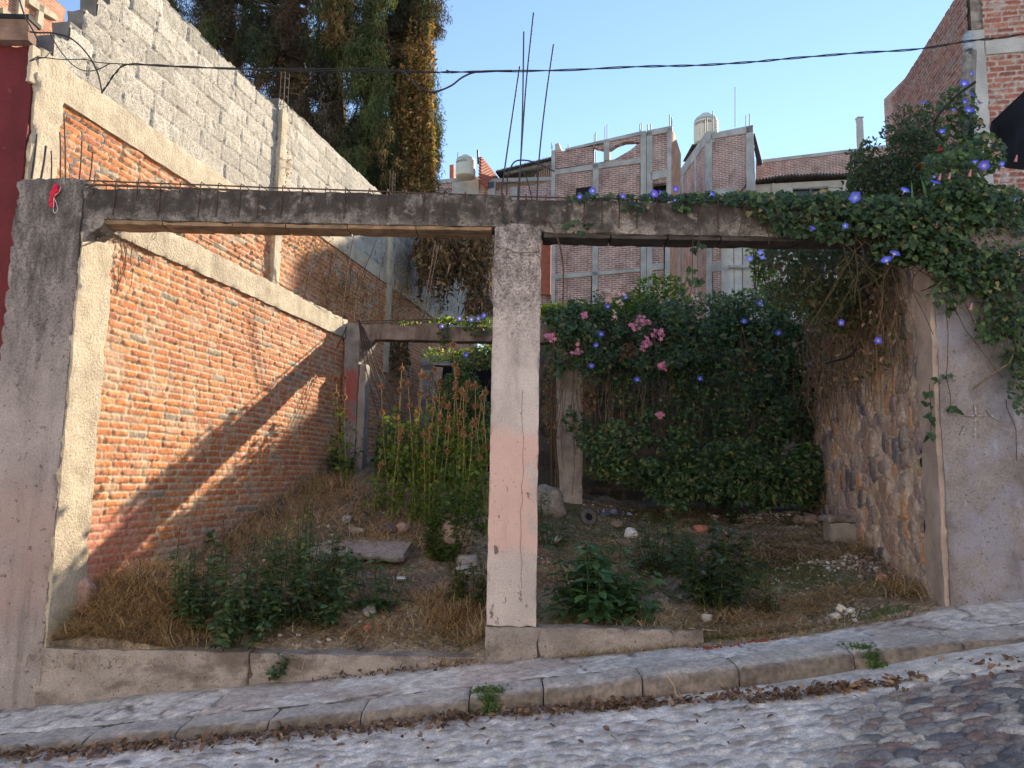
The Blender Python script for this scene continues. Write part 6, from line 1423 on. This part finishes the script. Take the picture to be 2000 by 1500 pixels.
# individual rocks and objects
def stone(label, px, py, r, col, seed, name='rock', cat='rock', sink=.3, base=None, ang=.45):
    p = on_lot(px, py) if base is None else np.array(base); g = G(); rock(g, p+[0, 0, r[2]*(1-sink)], r, col, seed, 22, 15, ang); return tag(g.build(name, M['stone'], smooth=False), label, cat)
stone('big pinkish boulder among the stalks left of the centre column', 880, 1085, (.26, .20, .22), (.30, .23, .195), 3, sink=.15, ang=.3)
stone('large grey pyramid-shaped boulder at the foot of the pale back column', 1074, 1008, (.20, .17, .21), (.25, .23, .22), 9, sink=.2)
stone('pinkish stone leaning on the foot of the sunlit left jamb', 143, 1178, (.075, .10, .13), (.36, .24, .21), 12, sink=.1, base=on_lot(155, 1195))
stone('rounded brown stone under the nettle-like plant', 1140, 1216, (.055, .05, .045), (.30, .22, .18), 14)
stone('flat grey stone right of the boulder near the centre column', 912, 1105, (.11, .09, .06), (.33, .31, .30), 15)
stone('pale stone below the boulder beside the column foot weed', 905, 1120, (.12, .08, .045), (.42, .40, .38), 16)
stone('grey stone lying on the soil below the small pointed-leaf weed', 722, 1205, (.055, .05, .045), (.27, .25, .24), 17)
stone('reddish brick lump near the left kerb wall top', 717, 1232, (.04, .035, .03), (.42, .16, .11), 18, cat='brick lump', name='brick_lump')
stone('dark stone in the grass above the broken slab', 760, 1042, (.09, .07, .06), (.13, .10, .10), 19)
stone('pinkish stone right of the dark stone above the slab', 785, 1040, (.075, .06, .06), (.36, .26, .23), 20)
stone('grey angular stone in the rubble above the slab', 676, 1022, (.055, .05, .05), (.30, .30, .30), 21)
stone('pale flat stone in the rubble left of the dark stone', 697, 1041, (.09, .06, .035), (.40, .36, .33), 22)
stone('white plaster lump by the right foot of the centre column', 1085, 1060, (.09, .06, .05), (.60, .58, .56), 23, cat='plaster lump', name='plaster_lump')
stone('white crumpled lump above the sprawling dark weed', 1232, 1052, (.08, .06, .07), (.62, .60, .60), 24, cat='plaster lump', name='plaster_lump')
stone('brown flat stone in the grass left of the white crumpled lump', 1205, 1030, (.11, .08, .05), (.24, .19, .16), 25)
stone('rust-red brick half near the rubble heap', 1368, 1040, (.09, .06, .05), (.42, .17, .11), 26, cat='brick lump', name='brick_lump')
stone('small rust-red brick piece right of the brick half', 1415, 1045, (.06, .05, .035), (.42, .17, .11), 27, cat='brick lump', name='brick_lump')
stone('white stone in the litter near the pavement, left of the paired ones', 1632, 1208, (.040, .03, .018), (.50, .47, .44), 28, ang=.9)
stone('white stone, left one of the pair near the pavement', 1641, 1194, (.036, .03, .022), (.52, .49, .46), 29, ang=.9)
stone('white stone, right one of the pair near the pavement', 1660, 1197, (.040, .03, .022), (.50, .48, .45), 30, ang=.9)
stone('white lump in the brown litter below the crumpled dark weed', 1380, 1215, (.045, .035, .03), (.60, .58, .57), 31)
stone('brown rock in the straw just left of the concrete block', 1560, 1022, (.11, .08, .06), (.26, .20, .17), 32)
stone('low brown rock between the brown rock and the concrete block', 1585, 1022, (.10, .08, .07), (.30, .22, .19), 33)
stone('reddish stone at the wall end of the straw', 1725, 1140, (.06, .05, .04), (.36, .20, .15), 34)
# crushed brick on the pavement
for lb, x, y in (('pile of crushed red brick on the pavement edge', 1395, 1265), ('smear of red brick dust on the pavement right of the crushed pile', 1490, 1252)):
    g = G(); c_ = on_street(x, y); n = 160
    for k in range(n):
        p = c_+rs.normal(size=3)*[.085, .03, 0]; p[2] = float(walk_z(p[0], p[1]))+.004; s_ = rs.uniform(.002, .010)
        g.add(V0*(1+.5*(rs.rand(len(V0), 1)-.5))*s_*[1, 1, .6]+p, F0_, np.array([.30, .085, .05])*rs.uniform(.6, 1.2))
    o = g.build('brick_rubble', M['stone']); stuff(o, lb, 'brick rubble')
# broken slab
sl = thing('broken_slab', 'broken concrete slab edge sticking out of the soil behind the dark weeds', 'slab', on_lot(700, 1110))
g = G(); p = on_lot(715, 1108); us = np.linspace(-.62, .36, 46); vs = np.linspace(0, .8, 22); U, V = np.meshgrid(us, vs)
ed = .07*(fbm(us, 0*us, 0, 5, 3)-.5)-.05*np.sin(us*7)
X = p[0]+U; Yv = p[1]+V*.75+ed[None]*(1-V); Zt = p[2]+.12+.02*(fbm(X, Yv, 0, 8, 2)-.5)+V*.10-.04*np.abs(us[None])**2
cc2 = np.array([.36, .32, .30])*(.6+.7*fbm(X, Yv, 0, 14, 3))[..., None]; g.add(np.stack([X, Yv, Zt], -1), grid_faces(46, 22), cc2)
fr_ = np.stack([np.stack([X[0], Yv[0]+.012*k-.02*np.sin(k), Zt[0]-.022*k+.012*vn(X[0], k*1.0, 0, 20, 5)], -1) for k in range(4)]); g.add(fr_, grid_faces(46, 4), np.array([.27, .26, .27])*(.6+.7*fbm(fr_[..., 0], fr_[..., 2], 0, 20, 3))[..., None])
bt_ = np.stack([fr_[-1], fr_[-1]+[0, .4, 0]]); g.add(bt_, grid_faces(46, 2), (.05, .04, .035)); g.add(np.concatenate([fr_[:, -1], [[X[-1, -1], Yv[-1, -1], Zt[-1, -1]-.1], [X[-1, -1], Yv[-1, -1], Zt[-1, -1]]]]), [[0, 1, 2, 3, 4, 5]], (.25, .24, .24))
g.build('slab', M['stone'], sl, smooth=True)
# concrete block and tyre
cb = thing('concrete_block', 'square grey concrete block lying in the straw beside the stone wall', 'block', on_lot(1660, 1060))
p = on_lot(1625, 1062); g = G(); bd_ = nrm(np.array([1, -.12, 0])); rough(g, p+[0, 0, -.05], bd_*.34, np.array([.06, .36, 0]), ZR*.26, seg=.04, amp=.007, chip=.02, seed=61); g.build('body', M['concrete'], cb)
g = G(); rough(g, p+[-.045, -.02, .212], bd_*.42, np.array([.06, .40, 0]), ZR*.06, seg=.04, amp=.006, chip=.02, seed=62); g.build('cap_slab', M['kerb'], cb)
ty = thing('small_tyre', 'small grey worn tyre lying at the foot of the pale back column', 'tyre', on_lot(1150, 1025))
g = G(); c_ = on_lot(1150, 1025)+np.array([0, 0, .085]); n1, n2 = 26, 12; ax = nrm(np.array([.35, -1, .35])); a = nrm(np.cross(ax, ZR)); b_ = np.cross(ax, a)
an = np.linspace(0, 2*np.pi, n1, endpoint=False); am = np.linspace(0, 2*np.pi, n2, endpoint=False); A_, M_ = np.meshgrid(an, am, indexing='ij')
rr = .078+.036*np.cos(M_)*(1+.08*np.sin(A_*13)); V_ = c_+rr[..., None]*(np.cos(A_)[..., None]*a+np.sin(A_)[..., None]*b_)+(.034*np.sin(M_))[..., None]*ax
i = np.arange(n1*n2).reshape(n1, n2); j = np.roll(i, -1, 0); g.add(V_, np.stack([i, j, np.roll(j, -1, 1), np.roll(i, -1, 1)], -1).reshape(-1, 4)); g.build('tread', M['rubber'], ty, smooth=True)
g = G(); tube(g, [c_-ax*.02, c_+ax*.012], .044, 16); g.build('hub', M['dark'], ty)
# bright trash
g = G(); c_ = on_lot(785, 1138); tube(g, [c_+[-.045, 0, .035], c_+[.04, -.01, .035]], .022, 12, (.6, .6, .62)); tag(g.build('tin_can', mat('tin', (.5, .5, .52), rough=.35, metal=.7, bump=0)), 'shiny tin can lying on the soil left of the centre column', 'can')
bp = G(); c_ = on_lot(1185, 1008)
for k in range(60): leaves(bp, (c_+rs.normal(size=3)*[.12, .10, 0])[None]+[0, 0, .03], np.array([[0, -.3, 1.0]]), .07*rs.rand()+.02, 'oval', (.20, .28, .48), 0, .5)
tag(bp.build('plastic_scrap', M['petal']), 'torn blue plastic scraps on the rubble right of the tyre', 'plastic')
# sticks
for lb, p, q, r_ in (('pale stick leaning on the kerb right of the creeping weed', at(1303, 1316, 4.70), at(1326, 1368, 4.62), .006), ('dry reed stalk pointing up right from the weeds left of the slab', on_lot(610, 1048), at(665, 994, 7.6), .004), ('second dry reed stalk just above the first one', on_lot(605, 1045), at(640, 1004, 7.5), .004), ('stick lying across the cobbles at the far right', at(1886, 1385, 4.35), at(1960, 1358, 4.4), .006), ('pale stick on the cobbles below the other stick', at(1870, 1400, 4.3), at(1912, 1388, 4.3), .005), ('dry stick on the ground left of the red brick pile', on_lot(1400, 1235), on_lot(1345, 1250), .006), ('long straw stalk lying below the concrete block', on_lot(1500, 1058), on_lot(1600, 1078), .004)):
    g = G(); m = 6; tt = np.linspace(0, 1, m)[:, None]; P = p*(1-tt)+q*tt+rs.normal(size=(m, 3))*.006+[0, 0, .015]; tube(g, P, r_, 5, (.42, .32, .22)); tag(g.build('stick', M['dry']), lb, 'stick')
# red cloth knotted on the left column
cz = thing('red_cloth', 'crimson rag tied with white string near the top of the left column', 'rag', at(105, 385, FY-.03))
g = G()
for k, (x, y, r_) in enumerate(((109, 366, .022), (104, 378, .026), (101, 390, .026), (102, 400, .018), (112, 372, .014))): rock(g, at(x, y, FY-.02), (r_, .02, r_*1.1), (1, 1, 1), k+3, 12, 9, .7)
g.build('rag', M['cloth'], cz)
g = G(); tube(g, curve([at(118, 364, FY-.04), at(116, 374, FY-.045), at(106, 384, FY-.045), at(105, 400, FY-.04), at(104, 410, FY-.035), at(107, 416, FY-.035), at(112, 410, FY-.035), at(110, 396, FY-.04), at(106, 388, FY-.045)], 5), .0022, 4); g.build('string', M['string'], cz)

# ================================================================== camera, light, sky
cd = bpy.data.cameras.new('camera'); co = bpy.data.objects.new('camera', cd); COL.objects.link(co); S.camera = co
cd.sensor_width = 36; cd.lens = FPX/2000*36; cd.clip_start = .05; cd.clip_end = 2000
from mathutils import Matrix
m3 = Matrix(((cR[0], cU[0], -cF[0]), (cR[1], cU[1], -cF[1]), (cR[2], cU[2], -cF[2])))
co.matrix_world = Matrix.Translation(CAM) @ m3.to_4x4()
SD = nrm(np.array([.70, 1.0, .615]))
el = math.asin(SD[2]); az = math.atan2(SD[0], SD[1])
sl_ = bpy.data.lights.new('sun', 'SUN'); so = bpy.data.objects.new('sun', sl_); COL.objects.link(so)
sl_.energy = 4.2; sl_.angle = math.radians(.5); sl_.color = (1, .84, .62)
so.rotation_euler = Vector(tuple(-SD)).to_track_quat('-Z', 'Y').to_euler()
w = bpy.data.worlds.new('World'); S.world = w; w.use_nodes = True; nt = w.node_tree
sk = nt.nodes.new('ShaderNodeTexSky'); sk.sky_type = 'NISHITA'; sk.sun_disc = False; sk.sun_elevation = el; sk.sun_rotation = az; sk.air_density = 1.0; sk.dust_density = 0; sk.ozone_density = 1.6
nt.links.new(sk.outputs[0], nt.nodes['Background'].inputs[0]); nt.nodes['Background'].inputs[1].default_value = .085
S.view_settings.view_transform = 'Standard'; S.view_settings.look = 'None'; S.view_settings.gamma = 1; S.view_settings.exposure = 1.65
S.render.engine = 'CYCLES'; S.cycles.use_denoising = True; S.cycles.max_bounces = 8; S.cycles.diffuse_bounces = 6; S.cycles.transparent_max_bounces = 4
S.cycles.sample_clamp_indirect = 10
